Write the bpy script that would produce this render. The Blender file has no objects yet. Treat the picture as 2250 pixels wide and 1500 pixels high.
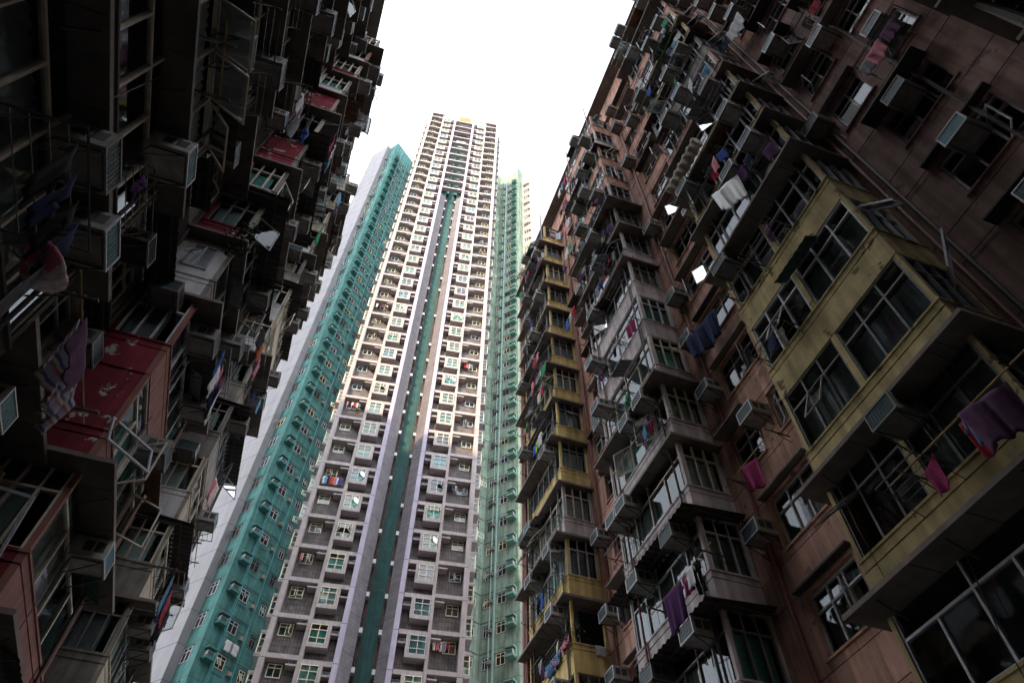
import bpy, math, random, zlib
SEED0 = 3
from mathutils import Matrix, Vector
random.seed(11)
R = math.radians
sc = bpy.context.scene
C = sc.collection

# ------------------------------------------------------------------ camera, sky, sun, exposure
def rot_about(ax, ang): return Matrix.Rotation(ang, 3, ax)
PITCH, ROLL, AZ = R(54.14), R(0.54), R(18.89)
cp, sp = math.cos(PITCH), math.sin(PITCH)
fwd = Vector((math.sin(AZ)*cp, math.cos(AZ)*cp, sp))
rt0 = Vector((math.cos(AZ), -math.sin(AZ), 0)); up0 = rt0.cross(fwd)
rt = rt0*math.cos(ROLL) + up0*math.sin(ROLL)
up = up0*math.cos(ROLL) - rt0*math.sin(ROLL)
cam_data = bpy.data.cameras.new('camera')
cam_data.sensor_width = 36.0; cam_data.lens = 24.18
cam_data.clip_start = 0.05; cam_data.clip_end = 3000
cam = bpy.data.objects.new('camera', cam_data); C.objects.link(cam)
m3 = Matrix((rt, up, -fwd)).transposed()
cam.matrix_world = m3.to_4x4()
sc.camera = cam
SUN_EL, SUN_AZ = R(33), R(180+42)          # direction towards the sun: behind the camera and to the left
sun_dir = Vector((math.sin(SUN_AZ)*math.cos(SUN_EL), math.cos(SUN_AZ)*math.cos(SUN_EL), math.sin(SUN_EL)))
world = bpy.data.worlds.new('World'); sc.world = world; world.use_nodes = True
wn, wl = world.node_tree.nodes, world.node_tree.links
bg = wn['Background']
sky = wn.new('ShaderNodeTexSky'); sky.sky_type = 'NISHITA'; sky.sun_disc = False
sky.sun_elevation = SUN_EL; sky.sun_rotation = SUN_AZ; sky.dust_density = 1.0; sky.air_density = 1.0; sky.ozone_density = 1.0
hsv = wn.new('ShaderNodeHueSaturation'); hsv.inputs['Saturation'].default_value = 0.18
wl.new(sky.outputs[0], hsv.inputs['Color']); wl.new(hsv.outputs[0], bg.inputs[0])
bg.inputs[1].default_value = 0.15
sl = bpy.data.lights.new('sun', 'SUN'); sl.energy = 1.25; sl.angle = R(0.5); sl.color = (1.0, 0.73, 0.46)
sun = bpy.data.objects.new('sun', sl); C.objects.link(sun)
sun.rotation_euler = sun_dir.to_track_quat('Z', 'Y').to_euler()
sc.view_settings.view_transform = 'Standard'; sc.view_settings.look = 'None'
sc.view_settings.exposure = 2.9; sc.view_settings.gamma = 1.0
sc.cycles.max_bounces = 7; sc.cycles.diffuse_bounces = 5; sc.cycles.glossy_bounces = 3
sc.cycles.transparent_max_bounces = 12; sc.cycles.transmission_bounces = 4
sc.cycles.use_denoising = True

# ------------------------------------------------------------------ materials
MATS = {}
def newmat(name):
    m = bpy.data.materials.new(name); m.use_nodes = True; MATS[name] = m
    return m, m.node_tree.nodes, m.node_tree.links, m.node_tree.nodes['Principled BSDF']
def weathered(name, col, rough=0.85, amt=0.35, streak=0.35, scale=1.0, stain=None, stain_amt=0.0, bump=0.15, spec=0.2):
    m, n, l, b = newmat(name)
    tc = n.new('ShaderNodeTexCoord')
    mp = n.new('ShaderNodeMapping'); mp.inputs['Scale'].default_value = (5*scale, 5*scale, .35*scale)
    l.new(tc.outputs['Object'], mp.inputs[0])
    n1 = n.new('ShaderNodeTexNoise'); n1.inputs['Scale'].default_value = 1.0; n1.inputs['Detail'].default_value = 6
    l.new(mp.outputs[0], n1.inputs['Vector'])
    n2 = n.new('ShaderNodeTexNoise'); n2.inputs['Scale'].default_value = 1.3*scale; n2.inputs['Detail'].default_value = 9; n2.inputs['Roughness'].default_value = .65
    l.new(tc.outputs['Object'], n2.inputs['Vector'])
    r1 = n.new('ShaderNodeMapRange'); r1.inputs[1].default_value = .35; r1.inputs[2].default_value = .7; r1.inputs[3].default_value = 1-streak; r1.inputs[4].default_value = 1.0
    l.new(n1.outputs['Fac'], r1.inputs[0])
    r2 = n.new('ShaderNodeMapRange'); r2.inputs[1].default_value = .3; r2.inputs[2].default_value = .7; r2.inputs[3].default_value = 1-amt; r2.inputs[4].default_value = 1+amt*.4
    l.new(n2.outputs['Fac'], r2.inputs[0])
    mu = n.new('ShaderNodeMath'); mu.operation = 'MULTIPLY'; l.new(r1.outputs[0], mu.inputs[0]); l.new(r2.outputs[0], mu.inputs[1])
    vm = n.new('ShaderNodeVectorMath'); vm.operation = 'SCALE'; vm.inputs[0].default_value = col[:3]
    l.new(mu.outputs[0], vm.inputs['Scale'])
    out = vm.outputs[0]
    if stain:
        n3 = n.new('ShaderNodeTexNoise'); n3.inputs['Scale'].default_value = 1.9; n3.inputs['Detail'].default_value = 10; n3.inputs['Roughness'].default_value = .6
        l.new(tc.outputs['Object'], n3.inputs['Vector'])
        r3 = n.new('ShaderNodeMapRange'); r3.inputs[1].default_value = stain_amt; r3.inputs[2].default_value = stain_amt+.02
        l.new(n3.outputs['Fac'], r3.inputs[0])
        mx = n.new('ShaderNodeMix'); mx.data_type = 'RGBA'; mx.inputs[7].default_value = (*stain, 1)
        l.new(r3.outputs[0], mx.inputs[0]); l.new(out, mx.inputs[6]); out = mx.outputs[2]
    l.new(out, b.inputs['Base Color'])
    b.inputs['Roughness'].default_value = rough; b.inputs['Specular IOR Level'].default_value = spec
    if bump:
        bp = n.new('ShaderNodeBump'); bp.inputs['Strength'].default_value = bump; bp.inputs['Distance'].default_value = .02
        n4 = n.new('ShaderNodeTexNoise'); n4.inputs['Scale'].default_value = 22; n4.inputs['Detail'].default_value = 5
        l.new(tc.outputs['Object'], n4.inputs['Vector']); l.new(n4.outputs['Fac'], bp.inputs['Height']); l.new(bp.outputs[0], b.inputs['Normal'])
    return m
def tiled(name, col, grout, bw, bh, msize=.02, rough=.6, amt=.3):
    m, n, l, b = newmat(name)
    tc = n.new('ShaderNodeTexCoord'); sx = n.new('ShaderNodeSeparateXYZ'); l.new(tc.outputs['Object'], sx.inputs[0])
    ad = n.new('ShaderNodeMath'); l.new(sx.outputs[0], ad.inputs[0]); l.new(sx.outputs[1], ad.inputs[1])
    cx = n.new('ShaderNodeCombineXYZ'); l.new(ad.outputs[0], cx.inputs[0]); l.new(sx.outputs[2], cx.inputs[1])
    br = n.new('ShaderNodeTexBrick'); br.offset = 0.0; br.inputs['Scale'].default_value = 1.0
    br.inputs['Brick Width'].default_value = bw; br.inputs['Row Height'].default_value = bh; br.inputs['Mortar Size'].default_value = msize
    br.inputs['Color1'].default_value = (*col, 1); br.inputs['Color2'].default_value = (*[c*.82 for c in col], 1); br.inputs['Mortar'].default_value = (*grout, 1)
    l.new(cx.outputs[0], br.inputs['Vector'])
    n2 = n.new('ShaderNodeTexNoise'); n2.inputs['Scale'].default_value = 2.2; n2.inputs['Detail'].default_value = 9
    l.new(tc.outputs['Object'], n2.inputs['Vector'])
    r2 = n.new('ShaderNodeMapRange'); r2.inputs[1].default_value = .3; r2.inputs[2].default_value = .7; r2.inputs[3].default_value = 1-amt; r2.inputs[4].default_value = 1+amt*.5
    l.new(n2.outputs['Fac'], r2.inputs[0])
    vm = n.new('ShaderNodeVectorMath'); vm.operation = 'SCALE'; l.new(br.outputs[0], vm.inputs[0]); l.new(r2.outputs[0], vm.inputs['Scale'])
    l.new(vm.outputs[0], b.inputs['Base Color']); b.inputs['Roughness'].default_value = rough; b.inputs['Specular IOR Level'].default_value = .25
    return m
def plain(name, col, rough=.5, metal=0.0, spec=.4, var=.25, sc_=8.0):
    m, n, l, b = newmat(name)
    tc = n.new('ShaderNodeTexCoord'); nz = n.new('ShaderNodeTexNoise'); nz.inputs['Scale'].default_value = sc_; nz.inputs['Detail'].default_value = 6
    l.new(tc.outputs['Object'], nz.inputs['Vector'])
    oi = n.new('ShaderNodeObjectInfo')
    r2 = n.new('ShaderNodeMapRange'); r2.inputs[1].default_value = .3; r2.inputs[2].default_value = .7; r2.inputs[3].default_value = 1-var; r2.inputs[4].default_value = 1+var*.3
    l.new(nz.outputs['Fac'], r2.inputs[0])
    r3 = n.new('ShaderNodeMapRange'); r3.inputs[3].default_value = 1-var; r3.inputs[4].default_value = 1.0; l.new(oi.outputs['Random'], r3.inputs[0])
    mu = n.new('ShaderNodeMath'); mu.operation = 'MULTIPLY'; l.new(r2.outputs[0], mu.inputs[0]); l.new(r3.outputs[0], mu.inputs[1])
    vm = n.new('ShaderNodeVectorMath'); vm.operation = 'SCALE'; vm.inputs[0].default_value = col[:3]; l.new(mu.outputs[0], vm.inputs['Scale'])
    l.new(vm.outputs[0], b.inputs['Base Color']); b.inputs['Roughness'].default_value = rough; b.inputs['Metallic'].default_value = metal
    b.inputs['Specular IOR Level'].default_value = spec
    return m
def glass(name, tint, refl=.7):
    m, n, l, b = newmat(name)
    n.remove(b); out = n['Material Output']
    tr = n.new('ShaderNodeBsdfTransparent'); tr.inputs[0].default_value = (*tint, 1)
    gl = n.new('ShaderNodeBsdfGlossy'); gl.inputs[0].default_value = (.72, .76, .80, 1); gl.inputs[1].default_value = .04
    fr = n.new('ShaderNodeFresnel'); fr.inputs[0].default_value = 1.55
    tc = n.new('ShaderNodeTexCoord'); nz = n.new('ShaderNodeTexNoise'); nz.inputs['Scale'].default_value = 2.5
    l.new(tc.outputs['Object'], nz.inputs['Vector'])
    bp = n.new('ShaderNodeBump'); bp.inputs['Strength'].default_value = .03; bp.inputs['Distance'].default_value = .05
    l.new(nz.outputs['Fac'], bp.inputs['Height']); l.new(bp.outputs[0], gl.inputs['Normal']); l.new(bp.outputs[0], fr.inputs['Normal'])
    mx = n.new('ShaderNodeMixShader'); mm = n.new('ShaderNodeMath'); mm.operation = 'MULTIPLY_ADD'; mm.inputs[1].default_value = refl; mm.inputs[2].default_value = .03; mm.use_clamp = True
    l.new(fr.outputs[0], mm.inputs[0]); l.new(mm.outputs[0], mx.inputs[0])
    l.new(tr.outputs[0], mx.inputs[1]); l.new(gl.outputs[0], mx.inputs[2]); l.new(mx.outputs[0], out.inputs[0])
    return m
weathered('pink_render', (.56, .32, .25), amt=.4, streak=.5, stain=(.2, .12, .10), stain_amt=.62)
weathered('mustard_paint', (.54, .43, .215), amt=.42, streak=.42, scale=.9, stain=(.12, .085, .045), stain_amt=.60, bump=.35)  # mustard yellow of the near bay, darkened to paint in the near corner's gloom
weathered('brown_render', (.40, .255, .22), amt=.4, streak=.5, stain=(.16, .105, .09), stain_amt=.62)  # darker copy of the pink render, shade of the near walls painted in
weathered('yellow_paint', (.74, .57, .24), amt=.3, streak=.45, stain=(.16, .12, .06), stain_amt=.68)
weathered('lilac_render', (.60, .535, .54), amt=.35, streak=.4, stain=(.15, .13, .125), stain_amt=.67)
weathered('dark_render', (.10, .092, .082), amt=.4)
weathered('red_paint', (.23, .018, .032), amt=.5, streak=.45, stain=(.38, .36, .34), stain_amt=.585, rough=.6)
weathered('salmon_paint', (.31, .14, .118), amt=.3, streak=.3)
weathered('beige_render', (.40, .35, .28), amt=.4, streak=.45)
weathered('grey_render', (.27, .25, .23), amt=.4, streak=.45)
weathered('white_render', (.62, .61, .62), amt=.25, streak=.25)
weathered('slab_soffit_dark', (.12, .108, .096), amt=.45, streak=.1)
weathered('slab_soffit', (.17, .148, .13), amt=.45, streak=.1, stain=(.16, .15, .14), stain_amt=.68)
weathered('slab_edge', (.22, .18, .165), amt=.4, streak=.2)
weathered('canopy_metal', (.06, .053, .05), amt=.5, streak=.2, rough=.7)
weathered('awning_green', (.06, .13, .10), amt=.5)
weathered('awning_grey', (.3, .3, .31), amt=.5)
weathered('awning_rust', (.2, .1, .06), amt=.5)
plain('interior', (.012, .012, .014), .9)
plain('frame_white', (.52, .52, .56), .45)
plain('frame_grey', (.18, .172, .178), .5)
plain('frame_cream', (.66, .60, .45), .5, var=.15)
plain('frame_beige', (.62, .55, .45), .5)
plain('ac_casing', (.40, .385, .355), .6, var=.4, sc_=5)
plain('ac_grey', (.25, .235, .215), .65, var=.35, sc_=5)
plain('ac_grille', (.045, .085, .10), .5)
plain('ac_grille_teal', (.06, .22, .26), .5)
plain('bracket_metal', (.05, .045, .042), .7)
plain('rack_metal', (.06, .055, .055), .5, spec=.5)
plain('steel_bright', (.45, .46, .48), .35, metal=.6)
plain('bamboo', (.33, .22, .07), .6)
plain('pipe_red', (.28, .10, .085), .6)
plain('pipe_dark', (.07, .05, .045), .6)
plain('curtain_white', (.50, .55, .53), .9)
plain('curtain_grey', (.25, .28, .285), .9)
plain('curtain_teal', (.14, .42, .38), .9)
plain('curtain_aqua', (.36, .66, .66), .9)
plain('curtain_tan', (.48, .40, .30), .9)
plain('curtain_brown', (.16, .07, .06), .9)
plain('leaf', (.035, .075, .02), .6, var=.5)
plain('terracotta', (.25, .09, .05), .8)
glass('pane_glass', (.75, .82, .82))
glass('pane_glass_far', (.55, .84, .84), .9)
weathered('tower_frame', (.36, .33, .335), amt=.2, streak=.22, bump=.05)
weathered('tower_lavender', (.36, .335, .43), amt=.12, streak=.18, bump=.05)
tiled('tower_tile', (.112, .098, .1), (.042, .036, .037), .22, .36, .014, amt=.5)
tiled('tower_chamfer', (.15, .142, .16), (.09, .085, .10), .3, .3, .012, amt=.2)
weathered('slot_green', (.03, .085, .085), amt=.25, streak=.3, bump=.05)
weathered('teal_paint', (.09, .245, .235), amt=.4, streak=.45, scale=.7, bump=.08, stain=(.05, .17, .165), stain_amt=.60)
weathered('green_paint', (.27, .365, .30), amt=.35, streak=.5, scale=.7, bump=.08, stain=(.12, .21, .165), stain_amt=.60)
weathered('wing_grey', (.30, .298, .325), amt=.12, streak=.16, scale=.5, bump=.05)
weathered('wing_grey_dark', (.2, .2, .215), amt=.15, streak=.2, scale=.5, bump=.05)
weathered('wing_cream', (.27, .25, .242), amt=.15, streak=.2, scale=.5, bump=.05)
weathered('wing_white', (.36, .35, .34), amt=.08, streak=.12, scale=.5, bump=.04)
plain('joint_dark', (.07, .075, .08), .9)
plain('hood_teal', (.05, .19, .18), .8)
plain('hood_green', (.16, .33, .26), .8)
plain('pipe_teal', (.08, .30, .33), .5)
plain('pipe_pale', (.32, .5, .46), .5)
weathered('roof_tan', (.30, .15, .075), amt=.15, streak=.2)
weathered('paving', (.16, .155, .15), amt=.3, streak=0)
weathered('back_render', (.30, .29, .28), amt=.3)
CLOTH = {}
for nm, c in dict(red=(.3,.02,.035), magenta=(.27,.03,.11), purple=(.075,.025,.10), blue=(.03,.09,.35), sky=(.09,.25,.40), navy=(.015,.025,.07),
                  black=(.012,.012,.014), white=(.6,.6,.62), grey=(.22,.22,.24), green=(.02,.22,.10), pink=(.55,.2,.25), orange=(.5,.13,.04),
                  lime=(.35,.55,.05), mauve=(.13,.06,.125), cream=(.5,.46,.38)).items():
    CLOTH[nm] = plain('cloth_'+nm, c, .9, spec=.1)
def striped(name, cols, scale, axis=0):
    m, n, l, b = newmat(name)
    tc = n.new('ShaderNodeTexCoord'); sx = n.new('ShaderNodeSeparateXYZ'); l.new(tc.outputs['Object'], sx.inputs[0])
    mm = n.new('ShaderNodeMath'); mm.operation = 'MULTIPLY'; mm.inputs[1].default_value = scale; l.new(sx.outputs[axis], mm.inputs[0])
    f = n.new('ShaderNodeMath'); f.operation = 'FRACT'; l.new(mm.outputs[0], f.inputs[0])
    cr = n.new('ShaderNodeValToRGB'); cr.color_ramp.interpolation = 'CONSTANT'
    e = cr.color_ramp.elements; e[0].color = (*cols[0], 1); e[1].position = 1/len(cols); e[1].color = (*cols[1], 1)
    for i, c in enumerate(cols[2:]): k = e.new((i+2)/len(cols)); k.color = (*c, 1)
    l.new(f.outputs[0], cr.inputs[0]); l.new(cr.outputs[0], b.inputs['Base Color']); b.inputs['Roughness'].default_value = .9
    return m
CLOTH['striped'] = striped('cloth_striped', [(.2,.18,.26),(.25,.08,.06),(.3,.28,.26),(.05,.05,.12),(.22,.2,.26)], 3.4, 2)
CLOTH['floral'] = weathered('cloth_floral', (.55, .45, .45), stain=(.4,.1,.14), stain_amt=.55, bump=0, scale=3)
CLOTH['batik'] = weathered('cloth_batik', (.06, .22, .42), stain=(.45,.3,.4), stain_amt=.56, bump=0, scale=4)
m_, n_, l_, b_ = newmat('plastic_bag'); b_.inputs['Base Color'].default_value = (.55,.55,.55,1); b_.inputs['Alpha'].default_value = .75; b_.inputs['Roughness'].default_value = .3
weathered('duvet', (.5, .44, .37), amt=.3, streak=.4, scale=3)

# ------------------------------------------------------------------ mesh builder
class MB:
    def __init__(s): s.v = []; s.f = []; s.m = []; s.mats = []
    def mi(s, mat):
        if mat not in s.mats: s.mats.append(mat)
        return s.mats.index(mat)
    def quad(s, pts, mat):
        i = len(s.v); s.v += [tuple(p) for p in pts]; s.f.append(tuple(range(i, i+len(pts)))); s.m.append(s.mi(mat))
    def box(s, x0, x1, y0, y1, z0, z1, mat):
        if x0 > x1: x0, x1 = x1, x0
        if y0 > y1: y0, y1 = y1, y0
        if z0 > z1: z0, z1 = z1, z0
        i = len(s.v); k = s.mi(mat)
        s.v += [(x0,y0,z0),(x1,y0,z0),(x1,y1,z0),(x0,y1,z0),(x0,y0,z1),(x1,y0,z1),(x1,y1,z1),(x0,y1,z1)]
        for f in ((0,3,2,1),(4,5,6,7),(0,1,5,4),(1,2,6,5),(2,3,7,6),(3,0,4,7)):
            s.f.append(tuple(i+j for j in f)); s.m.append(k)
    def tube(s, pts, r, mat, n=6):
        k = s.mi(mat)
        for a, b in zip(pts[:-1], pts[1:]):
            a = Vector(a); b = Vector(b); d = b-a
            if d.length < 1e-6: continue
            q = d.to_track_quat('Z', 'Y'); i = len(s.v)
            for e in (a, b):
                for t in range(n):
                    s.v.append(tuple(e + q @ Vector((r*math.cos(2*math.pi*t/n), r*math.sin(2*math.pi*t/n), 0))))
            for t in range(n):
                s.f.append((i+t, i+(t+1) % n, i+n+(t+1) % n, i+n+t)); s.m.append(k)
            s.f.append(tuple(i+n-1-t for t in range(n))); s.m.append(k)
            s.f.append(tuple(i+n+t for t in range(n))); s.m.append(k)
    def prism(s, poly, z0, z1, mats):
        n = len(poly); i = len(s.v)
        s.v += [(p[0], p[1], z0) for p in poly] + [(p[0], p[1], z1) for p in poly]
        for t in range(n):
            s.f.append((i+t, i+(t+1) % n, i+n+(t+1) % n, i+n+t)); s.m.append(s.mi(mats[t] if isinstance(mats, list) else mats))
        top = mats[-1] if isinstance(mats, list) else mats
        s.f.append(tuple(i+n+t for t in range(n))); s.m.append(s.mi(top))
        s.f.append(tuple(i+n-1-t for t in range(n))); s.m.append(s.mi(top))
    def grid(s, fn, nu, nv, mat):
        i = len(s.v); k = s.mi(mat)
        for a in range(nu+1):
            for b in range(nv+1): s.v.append(tuple(fn(a/nu, b/nv)))
        for a in range(nu):
            for b in range(nv):
                p = i+a*(nv+1)+b; s.f.append((p, p+nv+1, p+nv+2, p+1)); s.m.append(k)
    def add(s, o, M):
        i = len(s.v); s.v += [tuple(M @ Vector(p)) for p in o.v]
        s.f += [tuple(i+j for j in f) for f in o.f]; mp = [s.mi(x) for x in o.mats]; s.m += [mp[k] for k in o.m]
    def mesh(s, name, smooth=False):
        me = bpy.data.meshes.new(name); me.from_pydata(s.v, [], s.f)
        for x in s.mats: me.materials.append(MATS[x])
        me.polygons.foreach_set('material_index', s.m)
        if smooth: me.polygons.foreach_set('use_smooth', [True]*len(s.f))
        me.update(); return me
    def build(s, name, parent=None, smooth=False):
        return link(name, s.mesh(name, smooth), parent)
def link(name, data, parent=None, M=None):
    o = bpy.data.objects.new(name, data); C.objects.link(o)
    if parent: o.parent = parent
    if M is not None: o.matrix_basis = M
    return o
def tag(o, label, cat, group=None, kind=None):
    if label: o['label'] = label
    if cat: o['category'] = cat
    if group: o['group'] = group
    if kind: o['kind'] = kind
    return o
def thing(name, label, cat, loc=(0,0,0), rz=0, group=None):
    o = bpy.data.objects.new(name, None); C.objects.link(o); o.location = loc; o.rotation_euler = (0,0,rz); o.empty_display_size = .2
    return tag(o, label, cat, group)
def ordinal(n):
    ones = ['','first','second','third','fourth','fifth','sixth','seventh','eighth','ninth','tenth','eleventh','twelfth','thirteenth','fourteenth','fifteenth','sixteenth','seventeenth','eighteenth','nineteenth']
    if n < 20: return ones[n]
    t = {2: 'twent', 3: 'thirt', 4: 'fort'}[n//10]
    return t+'ieth' if n % 10 == 0 else t+'y-'+ones[n % 10]
ORD = ['top','second','third','fourth','fifth','sixth','seventh','eighth','ninth','tenth','eleventh','twelfth','thirteenth','fourteenth','fifteenth','sixteenth','seventeenth','eighteenth','nineteenth','twentieth','twenty-first']
def out_rot(face):     # face normal -> rotation that turns local -Y to it
    return {'-y': 0.0, '-x': R(-90), '+x': R(90), '+y': R(180)}[face]
def frameM(x, y, z, face): return Matrix.Translation((x, y, z)) @ Matrix.Rotation(out_rot(face), 4, 'Z')

# ------------------------------------------------------------------ window templates (local: x along, z up, outward = -y)
TPL = {}
def window_tpl(w, h, n, style, fm, curtain, opened, gl='pane_glass', seed=0, drop=.30):
    key = (round(w,2), round(h,2), n, style, fm, curtain, opened, gl, seed)
    if key in TPL: return TPL[key]
    rnd = random.Random(zlib.crc32(repr((round(w,2), n, style, seed, SEED0)).encode()))
    fr, pa, cu, sl = MB(), MB(), MB(), []
    t = .045 if style != 'far' else .05
    fr.box(0, w, -.03, .05, 0, t, fm); fr.box(0, w, -.03, .05, h-t, h, fm)
    fr.box(0, t, -.03, .05, t, h-t, fm); fr.box(w-t, w, -.03, .05, t, h-t, fm)
    tz = h*(1-drop)
    if style in ('std', 'far', 'bay'):
        fr.box(t, w-t, -.028, .048, tz-.02, tz+.025, fm)
        if style == 'bay': fr.box(t, w-t, -.028, .048, h*.30-.02, h*.30+.02, fm)
    for i in range(1, n):
        x = w*i/n
        fr.box(x-.022, x+.022, -.032, .052, t, tz-.02 if style != 'low' else h-t, fm)
        if style in ('std', 'far', 'bay') and (i % 2 == 0 or n < 4): fr.box(x-.02, x+.02, -.03, .05, tz+.025, h-t, fm)
    hole = opened if opened else ()
    for i in range(n):
        x0, x1 = w*i/n+.024, w*(i+1)/n-.024
        if i in hole:
            z0, z1 = (t+.01, tz-.03)
            if style == 'bay': z0 = h*.30+.025
            ang = R(rnd.choice([30, 45, 60])); left = (i % 2 == 0)
            M = Matrix.Translation((x0 if left else x1, -.04, 0)) @ Matrix.Rotation(-ang if left else ang, 4, 'Z')
            if rnd.random() < .35 and style != 'bay':      # top hung sash
                M = Matrix.Translation((x0, -.04, z1)) @ Matrix.Rotation(R(-rnd.choice([35, 50, 25])), 4, 'X') @ Matrix.Translation((0, 0, -z1)); left = True
            s_ = MB(); ww = x1-x0; s = 1 if left else -1; q = .035
            for a, b_, c, d in ((0, ww, z0, z0+q), (0, ww, z1-q, z1), (0, q, z0+q, z1-q), (ww-q, ww, z0+q, z1-q)):
                s_.box(s*a, s*b_, -.03, .0, c, d, fm)
            s_.quad([(s*q,-.015,z0+q),(s*(ww-q),-.015,z0+q),(s*(ww-q),-.015,z1-q),(s*q,-.015,z1-q)], gl)
            sa = MB(); sa.add(s_, M); sl.append((sa, sa.mesh('sash')))
            pa.quad([(x0,.01,tz+.02),(x1,.01,tz+.02),(x1,.01,h-t),(x0,.01,h-t)], gl)
            if style == 'bay': pa.quad([(x0,.01,t),(x1,.01,t),(x1,.01,h*.3),(x0,.01,h*.3)], gl)
        else:
            pa.quad([(x0,.01,t),(x1,.01,t),(x1,.01,h-t),(x0,.01,h-t)], gl)
    if curtain:
        ph = rnd.random()*6; a0, a1 = t, w-t
        if style not in ('far', 'bay') and rnd.random() < .4: a1 = w*rnd.uniform(.45, .8)
        top = h-t if rnd.random() < .5 else tz
        k = 9 if style in ('far', 'bay') else 26*w
        cu.grid(lambda a, b: (a0+(a1-a0)*a, .13+.022*math.sin(a*k*2.2+ph+b*1.2)+.012*math.sin(a*k*5+ph*2), t+(top-t)*b), int(10 if style in ('far','bay') else 14*w+6), 2, curtain)
    r = dict(window=(fr, fr.mesh('window')), pane=(pa, pa.mesh('pane')) if pa.f else None, curtain=(cu, cu.mesh('curtain', True)) if cu.f else None,
             sash=sl)
    TPL[key] = r
    return r
class Windows:                                   # windows of one building: the hundred nearest are parts, the rest one part
    def __init__(s, part='window', limit=100): s.items = []; s.part = part; s.limit = limit
    def put(s, tpl, M, prio): s.items.append((prio, len(s.items), tpl, M))
    def finish(s, parent, base=Matrix.Identity(4)):
        s.items.sort(key=lambda t: (t[0], t[1])); rest = MB()
        for i, (p, _, tpl, M) in enumerate(s.items):
            if i < s.limit:
                o = link(s.part, tpl['window'][1], parent, M)
                for k in ('pane', 'curtain'):
                    if tpl[k]: link(k, tpl[k][1], o)
                for q in tpl['sash']: link('sash', q[1], o)
            else:
                for k in ('window', 'pane', 'curtain'):
                    if tpl[k]: rest.add(tpl[k][0], M)
                for q in tpl['sash']: rest.add(q[0], M)
        if rest.f: tag(rest.build('upper_'+s.part, parent), None, None, None, 'stuff')
# ------------------------------------------------------------------ air conditioners
def ac_tpl(casing, grille):
    a, g, b = MB(), MB(), MB()
    w, d, h = .31, .52, .40
    a.box(-w, w, -d, .1, 0, h, casing)
    a.box(-w-.004, -w, -d, -d+.03, 0, h, casing)
    for sx in (-1, 1):                               # side louvres
        for q in (0, 1): a.box(sx*w, sx*(w+.004), -d+.06+q*.2, -d+.22+q*.2, .12, .33, 'bracket_metal')
    for q in (0, 1): a.box(-w+.05+.27*q, -w+.28+.27*q, -d+.08, -d+.3, h, h+.004, 'bracket_metal')
    for e in ((-w, w, 0, .03), (-w, w, h-.03, h), (-w, -w+.03, .03, h-.03), (w-.03, w, .03, h-.03)):
        g.box(e[0], e[1], -d-.025, -d, e[2], e[3], 'frame_white' if casing == 'ac_casing' else casing)
    g.box(-w+.03, w-.03, -d-.006, -d, .03, h-.03, grille)
    for i in range(9): x = -w+.06+i*(2*w-.12)/8; g.box(x-.008, x+.008, -d-.016, -d-.006, .03, h-.03, grille)
    for i in range(3): z = .1+i*.1; g.box(-w+.03, w-.03, -d-.018, -d-.016, z-.006, z+.006, grille)
    for sx in (-1, 1):
        b.tube([(sx*w*.8, 0, -.02), (sx*w*.8, -d, -.02), (sx*w*.8, .02, -.35), (sx*w*.8, 0, -.02)], .014, 'bracket_metal', 5)
    b.tube([(-w*.8, -d, -.02), (w*.8, -d, -.02)], .014, 'bracket_metal', 5)
    if casing == 'ac_grey' or grille == 'ac_grille': b.tube([(.18, .02, .03), (.2, -.05, -.15), (.19, -.02, -.6), (.22, -.03, -1.1)], .009, 'frame_grey', 4)
    al = MB()
    for q in (a, g, b): al.add(q, Matrix.Identity(4))
    return dict(casing=a.mesh('casing'), grille=g.mesh('grille'), bracket=b.mesh('bracket'), all=al.mesh('air_conditioner'), mb=al)
ACT = [ac_tpl('ac_casing', 'ac_grille'), ac_tpl('ac_casing', 'ac_grille_teal'), ac_tpl('ac_grey', 'ac_grille')]
AC_LIST = []
def put_ac(x, y, z, face, label, group, var=None, scale=1.0):
    AC_LIST.append((math.sqrt(x*x+y*y+z*z), len(AC_LIST), Vector((x, y, z)), out_rot(face), label, group, random.choice([0,0,1,2,0]) if var is None else var, scale))
def put_ac_at(p, rz, label, group, var, scale): AC_LIST.append((p.length, len(AC_LIST), p, rz, label, group, var, scale))
def finish_acs():
    AC_LIST.sort(key=lambda t: t[:2]); rest = MB()
    for i, (d, _, p, rz, label, group, var, s) in enumerate(AC_LIST):
        T = ACT[var]; M = Matrix.Translation(p) @ Matrix.Rotation(rz, 4, 'Z') @ Matrix.Scale(s, 4)
        if i < 170:
            t = thing('air_conditioner', label, 'air conditioner', p, rz, group); t.scale = (s, s, s)
            for k in ('casing', 'grille', 'bracket'): link(k, T[k], t)
        elif i < 298: tag(link('air_conditioner', T['all'], None, M), label, 'air conditioner', group)
        else: rest.add(T['mb'], M)
    if rest.f: tag(rest.build('air_conditioners'), 'rows of small air conditioners on the upper storeys of the grey tower', 'air conditioners', None, 'stuff')
class Pieces:                                     # like pieces of one thing: the nearest hundred are parts, the rest one part
    def __init__(s, name, limit=100): s.l = []; s.name = name; s.limit = limit
    def new(s, prio):
        m = MB(); s.l.append((prio, len(s.l), m)); return m
    def finish(s, parent):
        s.l.sort(key=lambda t: t[:2]); rest = MB()
        for i, (p, _, m) in enumerate(s.l):
            if not m.f: continue
            if i < s.limit: m.build(s.name, parent)
            else: rest.add(m, Matrix.Identity(4))
        if rest.f: tag(rest.build('upper_'+s.name, parent), None, None, None, 'stuff')
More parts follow.
